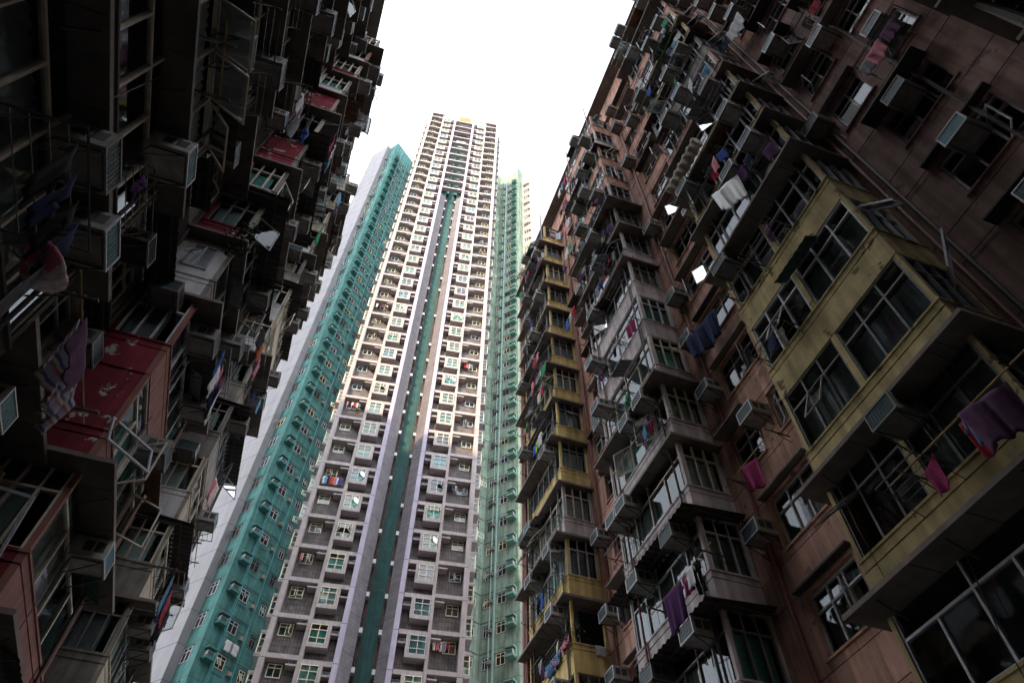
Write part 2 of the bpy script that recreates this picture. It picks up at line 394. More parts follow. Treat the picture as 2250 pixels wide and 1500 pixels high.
# ------------------------------------------------------------------ laundry
def cloth_mesh(kind, w, h, mat, seed):
    rnd = random.Random(seed); mb = MB(); p1, p2 = rnd.random()*6, rnd.random()*6
    def wave(u, v, W): return (.02*math.sin(u*7*W+p1+math.sin(u*3+p2)*1.5)*(.35+v) + .009*math.sin(u*17*W+p2*3+v*2)*(.3+v) + .02*math.sin(u*2.1*W+p2)*v)
    if kind in ('towel', 'sheet'):
        mb.grid(lambda a, b: ((a-.5)*w*(1-.16*b), wave(a, b, w*2)*(2.2 if kind == 'sheet' else 1), -h*b*(1-.05*math.sin(a*5+p1))), int(10+w*14), 10, mat)
    elif kind == 'shirt':
        mb.grid(lambda a, b: ((a-.5)*w*(.62+.05*b), wave(a, b, w*2)*.8, -h*b), 10, 8, mat)
        for sx in (-1, 1):
            mb.grid(lambda a, b: (sx*(w*.30+a*w*.24), .02*math.sin(a*7+p2), -.02-a*h*.32-b*h*.24*(1-.25*a)), 4, 3, mat)
    elif kind == 'trousers':
        mb.grid(lambda a, b: ((a-.5)*w*.55, wave(a, b, w)*.6, -h*.3*b), 8, 3, mat)
        for sx in (-1, 1):
            mb.grid(lambda a, b: (sx*(w*.02+a*w*.25*(1-.1*b)), .03*math.sin(a*6+p1+b*3), -h*.3-b*h*.7), 4, 7, mat)
    return mb
CL_N = [0]
def garment(kind, w, h, colour, x, y, z, rz, label, cat=None, group='laundry drying outside the windows'):
    CL_N[0] += 1
    mb = cloth_mesh(kind, w, h, 'cloth_'+colour if colour not in ('duvet', 'plastic_bag') else colour, CL_N[0])
    o = mb.build({'towel': 'towel', 'sheet': 'bed_sheet', 'shirt': 'shirt', 'trousers': 'trousers'}[kind], None, True)
    sm = o.modifiers.new('thickness', 'SOLIDIFY'); sm.thickness = .006
    o.location = (x, y, z); o.rotation_euler = (0, 0, rz)
    return tag(o, label, cat or kind, group)
def rack_tpl(L, D, kind):
    mb = MB()
    if kind == 'frame':
        mb.tube([(-L/2, 0, 0), (-L/2, -D, .04), (L/2, -D, .04), (L/2, 0, 0)], .014, 'rack_metal')
        for i in range(1, 5): mb.tube([(-L/2, -D*i/5, .03*i/5), (L/2, -D*i/5, .03*i/5)], .007, 'rack_metal', 5)
        for sx in (-1, 1): mb.tube([(sx*L/2, -D*.75, .03), (sx*L/2, 0, -.3)], .009, 'rack_metal', 5)
    else:
        for sx in (-1, 1):
            mb.tube([(sx*L/2, 0, 0), (sx*L/2, -D, .03)], .02, 'rack_metal')
            mb.tube([(sx*L/2, -D*.6, .02), (sx*L/2, 0, -.22)], .012, 'rack_metal', 5)
            for i in range(1, 6): mb.tube([(sx*L/2, -D*i/5.2, .03), (sx*L/2, -D*i/5.2, .07)], .008, 'rack_metal', 5)
        mb.tube([(-L/2-.35, -D*.7, .06), (L/2+.3, -D*.7, .05)], .016, 'bamboo')
    return mb
RK = {}
def put_rack(x, y, z, face, L, D, kind, label):
    k = (L, D, kind)
    if k not in RK: RK[k] = rack_tpl(L, D, kind).mesh('laundry_rack')
    o = link('laundry_rack', RK[k], None, frameM(x, y, z, face))
    return tag(o, label, 'laundry rack', 'laundry racks under the windows')
# ------------------------------------------------------------------ ground
g = MB(); g.quad([(-600,-600,-1.6),(600,-600,-1.6),(600,600,-1.6),(-600,600,-1.6)], 'paving')
tag(g.build('courtyard_paving'), 'grey courtyard paving below the blocks', 'ground', None, 'structure')

# ------------------------------------------------------------------ the two old blocks
class Block:
    """side +1: right of the camera, its front looks towards -x; side -1: left block, front looks towards +x"""
    def __init__(s, name, label, side, wall, roof, y0, y1):
        s.side, s.wall, s.roof, s.y0, s.y1 = side, wall, roof, y0, y1
        s.root = thing(name, label, 'apartment block', (0, 0, 0)); s.win = Windows(); s.parts = {}
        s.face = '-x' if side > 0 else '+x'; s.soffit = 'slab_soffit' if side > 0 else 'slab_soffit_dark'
    def X(s, a): return s.wall - s.side*a
    def bx(s, mb, a0, a1, y0, y1, z0, z1, mat): mb.box(s.X(a0), s.X(a1), y0, y1, z0, z1, mat)
    def mb(s, key):
        if key not in s.parts: s.parts[key] = MB()
        return s.parts[key]
    def window_front(s, a, ya, yb, z, h, n, style, fm, cur, opened, seed):
        # local x runs so that outward is -Y local
        w = yb-ya; tpl = window_tpl(w, h, n, style, fm, cur, opened, seed=seed)
        x = s.X(a)
        M = frameM(x, yb if s.side > 0 else ya, z, s.face)
        s.win.put(tpl, M, math.sqrt(x*x+((ya+yb)/2)**2+z*z))
    def window_return(s, a0, a1, y, z, h, n, style, fm, cur, opened, seed):
        w = abs(a1-a0); tpl = window_tpl(w, h, n, style, fm, cur, opened, seed=seed)
        x = min(s.X(a0), s.X(a1))
        s.win.put(tpl, frameM(x, y, z, '-y'), math.sqrt(x*x+y*y+z*z))
    def canopy(s, d, y0, y1, z, pf, pr, kind, rnd, far=0.0):
        """slab or corrugated sheet round a bay: pf beyond the front, pr beyond the near return"""
        mb = s.mb('canopy_%.2f_%.1f' % (y0, z))
        if kind == 'slab':
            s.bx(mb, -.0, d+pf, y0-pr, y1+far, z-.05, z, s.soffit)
            s.bx(mb, d+pf, d+pf+.012, y0-pr, y1+far, z-.06, z+.03, 'slab_edge')
            s.bx(mb, 0, d+pf, y0-pr-.012, y0-pr, z-.06, z+.03, 'slab_edge')
            for y in (y0+.5, (y0+y1)/2, y1-.4):
                mb.tube([(s.X(d), y, z-.3), (s.X(d+pf*.8), y, z-.06)], .018, 'bracket_metal', 4)
            for y in (y0+.3, y0+1.4, y0+2.6):                       # formwork seams in the soffit
                s.bx(mb, .02, d+pf-.02, y, y+.02, z-.056, z-.05, 'bracket_metal')
        else:
            nn = int((y1+far-y0+pr)/.06)
            def corr(a, b): 
                y = y0-pr+(y1+far-y0+pr)*a
                return (s.X(.02+(d+pf)*b), y, z+.05-.14*b+.022*math.sin(a*nn*math.pi*.55))
            mb.grid(corr, nn*2, 2, 'canopy_metal')
            def corr2(a, b):
                y = y0-pr+(y1+far-y0+pr)*a
                return (s.X(.02+(d+pf)*b), y, z+.062-.14*b+.022*math.sin(a*nn*math.pi*.55))
            mb.grid(corr2, nn*2, 2, 'canopy_metal')
            for q in (.35, .8): s.bx(mb, (d+pf)*q, (d+pf)*q+.04, y0-pr+.03, y1+far-.03, z-.12*q-.02, z+.02-.12*q, 'bracket_metal')
            for y in (y0-pr+.1, (y0+y1)/2, y1+far-.1): s.bx(mb, .03, d+pf-.05, y, y+.035, z-.13, z-.09, 'bracket_metal')
    def finish(s):
        can = sorted([k for k in s.parts if k.startswith('canopy_')], key=lambda k: abs(float(k.split('_')[2]))+abs(float(k.split('_')[1])))
        rest = MB()
        for i, k in enumerate(can):
            if i < 99: s.parts[k].build('canopy', s.root)
            else: rest.add(s.parts[k], Matrix.Identity(4))
        if rest.f: tag(rest.build('upper_canopy', s.root), None, None, None, 'stuff')
        for k in s.parts:
            if not k.startswith('canopy_'): s.parts[k].build(k.split('|')[0], s.root)
        s.win.finish(s.root)
H_W = 1.58                                    # window height between spandrels
STO = lambda s, k, kmax: ORD[min(len(ORD)-1, max(0, kmax-k))]
def bay_storey(b, y0, y1, d, sill, o, rnd, seed):
    """one storey of a projecting bay. sill = top of the spandrel"""
    col, mb = o['col'], b.mb('bay_wall|%.1f' % y0)
    t = .12; sp = o.get('spandrel', .95)
    zb = sill-sp
    ret = o.get('ret_col', col)
    # spandrel shell (upper ledge, groove, lower band)
    for z0, z1, off in ((zb, sill-.2, 0), (sill-.2, sill-.165, .03), (sill-.165, sill, 0)):
        b.bx(mb, d-t, d-off, y0+off, y1, z0, z1, col)
        b.bx(mb, 0, d-t, y0+off, y0+t, z0, z1, ret)
        b.bx(mb, 0, d-t, y1-t, y1, z0, z1, col)
    b.bx(mb, d-t-.02, d+.03, y0-.03, y1, sill, sill+.05, col)
    b.bx(mb, -.02, d-t-.02, y0-.03, y0+t, sill, sill+.05, ret)
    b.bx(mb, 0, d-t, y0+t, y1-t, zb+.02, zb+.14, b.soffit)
    hz = sill+.05; H = 2.6-sp-.05
    # posts and head
    pw = o.get('post', .10); pm = o.get('post_col', col)
    b.bx(mb, d-.11, d-.01, y0+.01, y0+pw, hz, hz+H, pm)
    b.bx(mb, d-.11, d-.01, y1-pw, y1-.01, hz, hz+H, pm)
    b.bx(mb, 0, .10, y0+.012, y0+pw, hz, hz+H, ret)
    if o.get('mid'): ym = y0+(y1-y0)*o['mid']; b.bx(mb, d-.11, d-.01, ym-.07, ym+.07, hz, hz+H, col)
    b.bx(mb, 0, max(.35, d-.55), y0+.55, y1-.5, hz-.05, hz+H, 'interior')
    b.bx(mb, d-.16, d-.02, y1-.02, y1-.004, hz, hz+H, 'frame_grey'); b.bx(mb, .0, d-.16, y1-.03, y1-.005, hz, hz+H, col)
    if o.get('balcony'): return
    fm = o.get('fm', 'frame_grey')
    nl = o.get('nl', 5)
    def opens(n, p): return tuple(i for i in range(n) if rnd.random() < p)
    cur = lambda: rnd.choice(o.get('cur', ['curtain_grey','curtain_white','curtain_teal',None,None]))
    if o.get('mid'):
        ym = y0+(y1-y0)*o['mid']
        b.window_front(d-.06, y0+pw, ym-.07, hz, H, 3, 'std', fm, cur(), opens(3, o.get('op', .12)), seed % 3)
        b.window_front(d-.06, ym+.07, y1-pw, hz, H, 3, 'std', fm, cur(), opens(3, o.get('op', .12)), seed % 3)
    else:
        b.window_front(d-.06, y0+pw, y1-pw, hz, H, nl, 'std', fm, cur(), opens(nl, o.get('op', .12)), seed % 3)
    if o.get('closed'):
        b.bx(mb, .10, d-.11, y0+.03, y0+.11, hz, hz+H, ret)
    elif o.get('part_closed'):
        b.bx(mb, .10, d-.11, y0+.03, y0+.11, hz, hz+H, ret)
        b.window_return(.3, d-.35, y0+.015, hz+.35, H-.6, 2, 'low', 'frame_white', cur(), opens(2, .5), seed % 4)
    else:
        b.window_return(.10, d-.11, y0+.05, hz, H, o.get('nr', 3), 'std', fm, cur(), opens(o.get('nr', 3), o.get('op', .12)*.6), seed % 4)
    if o.get('canopy'):
        b.canopy(d, y0, y1, zb+.0, o.get('pf', .5), o.get('pr', .4), o['canopy'], rnd, o.get('far', .25))
def awning(b, d, y0, y1, z, pf, mat):
    mb = b.mb('awning|%.1f%.1f' % (y0, z)); n = int((y1-y0)/.05)
    for off in (0, .012): mb.grid(lambda a, c: (b.X(d+pf*c), y0+(y1-y0)*a, z+off-.22*c+.014*math.sin(a*n*1.6)), n, 2, mat)
    for y in (y0+.05, y1-.05): mb.tube([(b.X(d), y, z-.3), (b.X(d+pf*.9), y, z-.22)], .012, 'bracket_metal', 4)
def clutter(b, y0, y1, d, sill, rnd, k, p):
    if rnd.random() < p:
        L = rnd.uniform(.8, 1.6); y = rnd.uniform(y0, y1-L)
        awning(b, d+.01, y, y+L, sill+H_W+rnd.uniform(-.1, .08), rnd.uniform(.3, .55), rnd.choice(['awning_green','awning_grey','awning_rust','canopy_metal']))
    if rnd.random() < .6:
        y = rnd.uniform(y0+.2, y1-.2); w = rnd.uniform(-.5, .5)
        b.mb('cable|%.1f%d' % (y0, k)).tube([(b.X(d+.04), y, sill-.9), (b.X(d+.09), y+w*.3, sill+.4), (b.X(d+.04), y+w, sill+1.7)], .009, 'pipe_dark', 4)
def recess_storey(b, y0, y1, sill, o, rnd, seed, wlist):
    mb = b.mb('recess_wall|%.1f' % y0); col = o['col']; sp = o.get('spandrel', .95); zb = sill-sp; H = 2.6-sp
    b.bx(mb, -.28, 0, y0, y1, zb, sill-.2, col)
    b.bx(mb, -.28, -.02, y0, y1, sill-.2, sill-.17, col)
    b.bx(mb, -.28, .0, y0, y1, sill-.17, sill, col)
    y = y0
    for wa, wb in wlist:
        b.bx(mb, -.28, 0, y, wa, sill, sill+H, col); y = wb
        b.bx(mb, -.02, .06, wa-.08, wb+.08, sill, sill+.05, col)
        b.bx(mb, -.28, 0, wa, wb, sill+H-.22, sill+H, col)
        cur = rnd.choice(o.get('cur', ['curtain_grey','curtain_white',None,None]))
        n = 3 if wb-wa > 1.3 else 2
        b.window_front(-.14, wa, wb, sill+.05, H-.27, n, 'std', o.get('fm', 'frame_grey'), cur, tuple(i for i in range(n) if rnd.random() < .13), seed % 3)
    b.bx(mb, -.28, 0, y, y1, sill, sill+H, col)

# ---------------- right block: pink walls, yellow and lilac bays
RB = Block('apartment_block', 'weathered pink apartment block with yellow and lilac bays stacked up its front', 1, 10.1, 45.2, -17, 24.0)
RG, LG = 9.85, 11.6
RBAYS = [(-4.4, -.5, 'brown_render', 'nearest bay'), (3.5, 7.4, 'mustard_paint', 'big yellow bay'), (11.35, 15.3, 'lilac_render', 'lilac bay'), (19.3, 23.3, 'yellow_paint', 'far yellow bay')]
rnd = random.Random(5); crnd = random.Random(99)
KR = (-4, 13)
core = RB.mb('rear_wall')
core.box(10.1+.5, 22, -17, 24, -1.6, 45.2, 'interior')
core.box(10.1+.28, 10.1+.5, -12, 24, -1.6, 0, 'pink_render')
core.box(10.1+.5, 22, 24, 24.25, -1.6, 45.2, 'pink_render'); core.box(8.85, 10.6, 23.9, 24.25, -1.6, 44.6, 'pink_render')
core.box(9.9, 10.6, -17, 23.9, 45.2-2.3, 45.2, 'pink_render'); core.box(10.1+.3, 22, -17.3, -17, -1.6, 45.2, 'pink_render')
core.box(9.2, 10.2, -12, 24.2, 45.2, 45.32, 'slab_soffit')
for k in range(KR[0], KR[1]):
    sill = RG+2.6*k
    sto = STO(RB, k, KR[1]-1)
    for bi, (y0, y1, col, bn) in enumerate(RBAYS):
        if k < 0 and bi == 0 or k < -3: continue
        seed = bi*31+k*7
        o = dict(col=col, fm=rnd.choice(['frame_grey','frame_grey','frame_white','frame_beige']), nl=rnd.choice([4,5,6]), canopy=None)
        d = 1.3
        if bi == 1:
            o['mid'] = .52 if k in (-1,0,1,2) else None
            if k >= 3: o['canopy'] = rnd.choice(['slab','slab','corr',None]); o['pf'] = rnd.choice([.22,.35,.5]); o['pr'] = .22; o['op'] = .18; o['fm'] = rnd.choice(['frame_white','frame_white','frame_grey']); o['mid'] = rnd.choice([None,.5])
            if k == 0: o['canopy'] = 'slab'; o['pf'] = .45; o['pr'] = .3
            if k == -1: o['canopy'] = 'slab'; o['pf'] = .6; o['pr'] = .3
            if k >= 6 and rnd.random() < .35: o['col'] = rnd.choice(['pink_render','grey_render'])
            o['cur'] = ['curtain_brown','curtain_grey',None,None] if k < 3 else ['curtain_grey','curtain_white',None]
            if k in (-1, 0, 1, 2): o['fm'] = 'frame_white' if k in (1, 2) else 'frame_grey'; o['op'] = .15
        elif bi == 2:
            if k in (-1, 0, 1): o['canopy'] = 'corr'; o['pf'] = .55; o['pr'] = .35
            elif k in (4, 5): o['canopy'] = None
            else: o['canopy'] = rnd.choice(['slab','slab','corr',None]) if k > 6 else 'slab'; o['pf'] = rnd.choice([.22,.3,.45]); o['pr'] = rnd.choice([.15,.25,.4])
            o['op'] = .15 if k > 5 else .1
            if k >= 7: o['col'] = rnd.choice(['pink_render','grey_render','lilac_render'])
            o['cur'] = ['curtain_teal','curtain_tan','curtain_grey','curtain_white']
            if k in (1,2,3): o['fm'] = 'frame_beige'
        elif bi == 3:
            o['canopy'] = 'slab'; o['pf'] = rnd.choice([.25,.35,.45]); o['pr'] = .22; o['far'] = .4
            o['nl'] = 6; o['nr'] = 3; o['balcony'] = (k == 1)
            if k == 3: o['col'] = 'lilac_render'
            o['cur'] = ['curtain_grey','curtain_white','curtain_white','curtain_grey']; o['op'] = .16
        else:
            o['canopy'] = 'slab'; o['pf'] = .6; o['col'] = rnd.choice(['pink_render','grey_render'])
        bay_storey(RB, y0, y1, d, sill, o, rnd, seed)
        clutter(RB, y0, y1, d, sill, crnd, k, .7 if k > 2 else .15)
        # air conditioners on fronts and returns
        col_n = {'mustard_paint': 'yellow', 'brown_render': 'brown', 'yellow_paint': 'yellow', 'lilac_render': 'lilac', 'pink_render': 'pink', 'grey_render': 'grey', 'dark_render': 'dark'}[o['col']]
        grp = 'air conditioners on the right block'
        if k >= -1:
            n = (rnd.choice([1,1,2,2]) if k > 2 or bi > 1 else rnd.choice([0,1,1])) if bi else rnd.choice([0,1])
            for j, yy in enumerate(sorted(rnd.sample([y0+.7, y0+1.7, y0+2.7, y0+3.4], n))):
                put_ac(RB.X(d+.02), yy, sill+H_W-.42, '-x', 'air conditioner on the %s front, %s storey from the roof%s' % (bn, sto, (', nearer', ', farther')[j] if n == 2 else ''), grp)
        # pink recess beyond each bay
        ry0 = y1; ry1 = RBAYS[bi+1][0] if bi+1 < len(RBAYS) else 23.9
        if ry1-ry0 > 1:
            ww = [(ry0+1.15, ry0+2.75)] if rnd.random() < .75 else [(ry0+.5, ry0+1.5), (ry0+2.2, ry0+3.3)]
            recess_storey(RB, ry0, ry1, sill, dict(col='brown_render' if bi == 0 and k < 7 else 'pink_render', fm=rnd.choice(['frame_grey','frame_white','frame_white'])), rnd, seed, ww)  # lower recess past the nearest bay gets the shade-darkened pink
            if k >= -1:
                for wi, (wa, wb) in enumerate(ww):
                    if rnd.random() < .8:
                        RB.bx(RB.mb('canopy_%.2f_%.1f' % (wa, sill+1.5)), 0, rnd.choice([.2,.32,.45]), wa-.12, wb+.15, sill+H_W-.05, sill+H_W, rnd.choice(['slab_soffit','canopy_metal']))
                    if rnd.random() < .85:
                        put_ac(RB.X(.02), rnd.choice([wa-.38, wb+.38, (wa+wb)/2]), sill+rnd.choice([.5,.75,1.0]), '-x', 'air conditioner in the recess past the %s, %s storey from the roof%s' % (bn, sto, (', nearer', ', farther')[wi] if len(ww) > 1 else ''), grp)
        else:
            RB.bx(RB.mb('recess_wall|end'), -.28, 0, ry0, ry1, sill-.95, sill+1.65, 'pink_render')
    if k >= 0:
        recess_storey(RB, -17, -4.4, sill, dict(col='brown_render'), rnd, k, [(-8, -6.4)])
for y in (3.3, 3.1, 10.6, 18.7, 1.0): RB.mb('drain_pipe|%s' % y).tube([(10.02, y, -1), (10.02, y, 45)], .045, 'pipe_red' if y > 3.2 else 'pipe_dark', 6)
for i, y in enumerate((23.45, 23.62, 23.8)): RB.mb('drain_pipe|%s' % y).tube([(8.78, y, -1), (8.78, y, 43.5)], .06, 'pipe_red', 8)
for k in range(-1, 13):                       # cables strung along the pink walls
    for y0, y1 in ((-.4, 3.4), (7.5, 11.2), (15.4, 19.2)):
        z = RG+2.6*k-1.05; RB.mb('cable|%d%.1f' % (k, y0)).tube([(10.07, y0, z), (10.05, (y0+y1)/2, z-.05), (10.07, y1, z)], .012, 'pipe_dark', 4)
for bi, (y0, y1, c_, n_b) in enumerate(RBAYS[1:]):
    for q, y in enumerate((y0+.35, y1-.6)): RB.mb('drain_pipe|f%d%d' % (bi, q)).tube([(8.75, y, 15 if bi == 0 else -1), (8.75, y, 45)], .035, rnd.choice(['pipe_dark','frame_grey','pipe_red']), 6)
RB.finish()

# ---------------- left block: grey concrete, red painted bays
LB = Block('apartment_block', 'gloomy grey apartment block with dark red painted bays and deep concrete canopies', -1, -5.25, 40.5, -14, 22.5)
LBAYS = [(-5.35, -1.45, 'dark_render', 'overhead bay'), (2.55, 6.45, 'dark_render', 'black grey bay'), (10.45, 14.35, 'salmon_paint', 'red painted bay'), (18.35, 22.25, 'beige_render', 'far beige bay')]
KL = (-4, 12)
rnd = random.Random(8)
core = LB.mb('rear_wall')
core.box(-5.75, -17, -17, 22.5, -1.6, 40.5, 'interior')
core.box(-5.25, -17, 22.3, 22.5, -1.6, 40.5, 'beige_render'); core.box(-5.05, -5.75, -14, 22.3, 39.6, 40.5, 'grey_render'); core.box(-4.4, -6, -14, 22.5, 40.5, 40.6, 'slab_soffit')
for k in range(KL[0], KL[1]):
    sill = LG+2.6*k
    if sill > 39: break
    sto = STO(LB, k, KL[1]-2)
    for bi, (y0, y1, col, bn) in enumerate(LBAYS):
        if bi == 0 and k < -1: continue
        seed = bi*17+k*5+3
        o = dict(col=col, op=.08, fm=rnd.choice(['frame_beige','frame_beige','frame_grey']), nl=rnd.choice([4,5]), canopy='slab', pf=rnd.choice([.25,.35,.5]), pr=rnd.choice([.12,.2,.35]))
        d = 1.25
        if bi == 2:
            o['ret_col'] = 'red_paint' if k in (-2,-1,0,1,2,4,5,6,8) else rnd.choice(['beige_render','white_render'])
            if k in (-1, 4, 6): o['closed'] = True; o['fm'] = 'frame_beige'
            if k in (-1, 0): o['pr'] = .42; o['pf'] = .5
            if k == 1: o['part_closed'] = True; o['ret_col'] = 'white_render'
            if k == 0: o['fm'] = 'frame_white'; o['canopy'] = None; o['cur'] = ['curtain_grey']
            if k in (3, 5): o['canopy'] = 'corr'; o['pf'] = .6; o['pr'] = .5
            if k > 0: o['col'] = rnd.choice(['beige_render','beige_render','grey_render','salmon_paint'])
        if bi == 3:
            o['col'] = 'beige_render' if rnd.random() < .7 else 'grey_render'; o['ret_col'] = rnd.choice(['beige_render','grey_render','white_render'])
            if k in (1, 3, 6): o['canopy'] = 'corr'
            if k in (2, 5): o['canopy'] = None
            o['spandrel'] = 1.1; o['cur'] = ['curtain_grey','curtain_white','curtain_white','curtain_tan']
        if bi == 1:
            o['canopy'] = 'corr' if k == 1 else 'slab'; o['fm'] = 'frame_beige'; o['pf'] = .38; o['closed'] = (k in (1,))
        bay_storey(LB, y0, y1, d, sill, o, rnd, seed)
        clutter(LB, y0, y1, d, sill, crnd, k, .5 if bi > 1 else .2)
        grp = 'air conditioners on the left block'
        n = rnd.choice([1,1,2]) if bi else 0
        for j, yy in enumerate(sorted(rnd.sample([y0+.8, y0+1.9, y0+3.0], n))):
            put_ac(LB.X(d+.02), yy, sill+H_W-.45, '+x', 'air conditioner on the %s front, %s storey from the roof%s' % (bn, sto, (', nearer', ', farther')[j] if n == 2 else ''), grp, rnd.choice([2,2,2,1]))
        if bi and not o.get('closed') and rnd.random() < .35:
            put_ac(LB.X(d*.5), y0-.02, sill+H_W-.45, '-y', 'air conditioner in the near end of the %s, %s storey from the roof' % (bn, sto), grp, rnd.choice([2,2,2,1]))
        ry0 = y1; ry1 = LBAYS[bi+1][0] if bi+1 < len(LBAYS) else 22.3
        if ry1-ry0 > 1:
            ww = [(ry0+.6, ry0+2.0), (ry0+2.4, ry0+3.7)] if rnd.random() < .5 else [(ry0+1.2, ry0+2.9)]
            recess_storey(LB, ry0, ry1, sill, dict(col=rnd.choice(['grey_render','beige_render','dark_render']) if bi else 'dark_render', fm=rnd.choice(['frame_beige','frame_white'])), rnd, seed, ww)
            if rnd.random() < .85:
                LB.canopy(.0, ww[0][0]-.2, ww[-1][1]+.2, sill+H_W, rnd.choice([.3,.5,.7]), 0, rnd.choice(['slab','slab','corr']), rnd, 0)
            for wi, (wa, wb) in enumerate(ww):
                if rnd.random() < .8: put_ac(LB.X(.02), rnd.choice([wa-.2, wb+.2]), sill+rnd.choice([.4,.8]), '+x', 'air conditioner in the recess past the %s, %s storey from the roof%s' % (bn, sto, (', nearer', ', farther')[wi] if len(ww) > 1 else ''), grp, rnd.choice([2,2,2,1]))
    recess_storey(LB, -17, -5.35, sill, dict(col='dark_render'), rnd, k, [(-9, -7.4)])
for y in (10.2, 17.9, 7.0): LB.mb('drain_pipe|%s' % y).tube([(-5.18, y, -1), (-5.18, y, 40)], .045, 'pipe_dark', 6)
LB.mb('drain_pipe|end').tube([(-3.98, 22.4, -1), (-3.98, 22.4, 39)], .05, 'pipe_dark', 6)
for bi, (y0, y1, c_, n_b) in enumerate(LBAYS[1:]):
    LB.mb('drain_pipe|f%d' % bi).tube([(-3.94, y1-.5, -1), (-3.94, y1-.5, 40)], .035, 'pipe_dark', 6)
LB.finish()

# unseen wing closing the courtyard behind the viewer, added to darken the near walls
CW = thing('apartment_block', 'unseen grey rear wing closing the courtyard, added to dim the near walls', 'apartment block', (0, 0, 0))
mb = MB(); mb.box(-5.2, 10.05, -30, -17, -1.6, 25, 'grey_render'); mb.build('wall', CW)
q = MB()
for k in range(8):
    for i in range(5): x = -4+i*2.8; q.box(x, x+1.6, -17.02, -16.99, 2+k*2.6, 3.5+k*2.6, 'interior')
tag(q.build('windows', CW), None, None, None, 'stuff')
# ------------------------------------------------------------------ the grey tower (local frame: x along its front, y into it)
TA, TB = Vector((-1.25, 42.84, 0)), Vector((10.86, 41.08, 0))
TU = (TB-TA).normalized(); TRZ = math.atan2(TU.y, TU.x)
TW = thing('residential_tower', 'very tall slim grey tower with framed window grid and green slot up its middle', 'tower', TA, TRZ)
TM = Matrix.Translation(TA) @ Matrix.Rotation(TRZ, 4, 'Z')
FH = 2.7; ZJ0 = 25.33-FH*10; NK = 48; ZTOP = 127.6
fr, wl_, cn = MB(), MB(), MB(); jt = fr
sl_ = MB(); LGP, HDP, SPP, CBP = Pieces('ledge'), Pieces('bay_box'), Pieces('slot_pipe'), Pieces('condenser')
DEP = .65
for x0, x1 in ((-.15, .2), (12.0, 12.38)): fr.box(x0, x1, 0, 1.2, -1.6, ZTOP+1.0, 'tower_frame')
for x0, x1 in ((2.15, 2.4), (9.88, 10.1)): fr.box(x0, x1, .02, 1.0, -1.6, ZTOP-1, 'tower_frame')
lav = MB()
for x0, x1 in ((4.27, 4.62), (7.6, 7.95)): lav.box(x0, x1, -.05, .9, -1.6, ZTOP-.4, 'tower_lavender')
wl_.box(.2, 2.15, DEP, 1.1, -1.6, ZTOP, 'tower_tile'); wl_.box(2.4, 4.27, DEP, 1.1, -1.6, ZTOP-1.0, 'tower_tile')
wl_.box(7.95, 9.88, DEP, 1.1, -1.6, ZTOP-1.0, 'tower_tile'); wl_.box(10.1, 12.0, DEP, 1.1, -1.6, ZTOP, 'tower_tile')
wl_.box(.0, 4.62, 1.1, 8.5, -1.6, ZTOP-.2, 'tower_frame'); wl_.box(7.6, 12.2, 1.1, 8.5, -1.6, ZTOP-.2, 'tower_frame')
fr.box(.2, 2.35, 0, .5, ZTOP-.4, ZTOP+1.0, 'tower_frame'); fr.box(9.9, 12.0, 0, .5, ZTOP-.4, ZTOP+1.0, 'tower_frame')
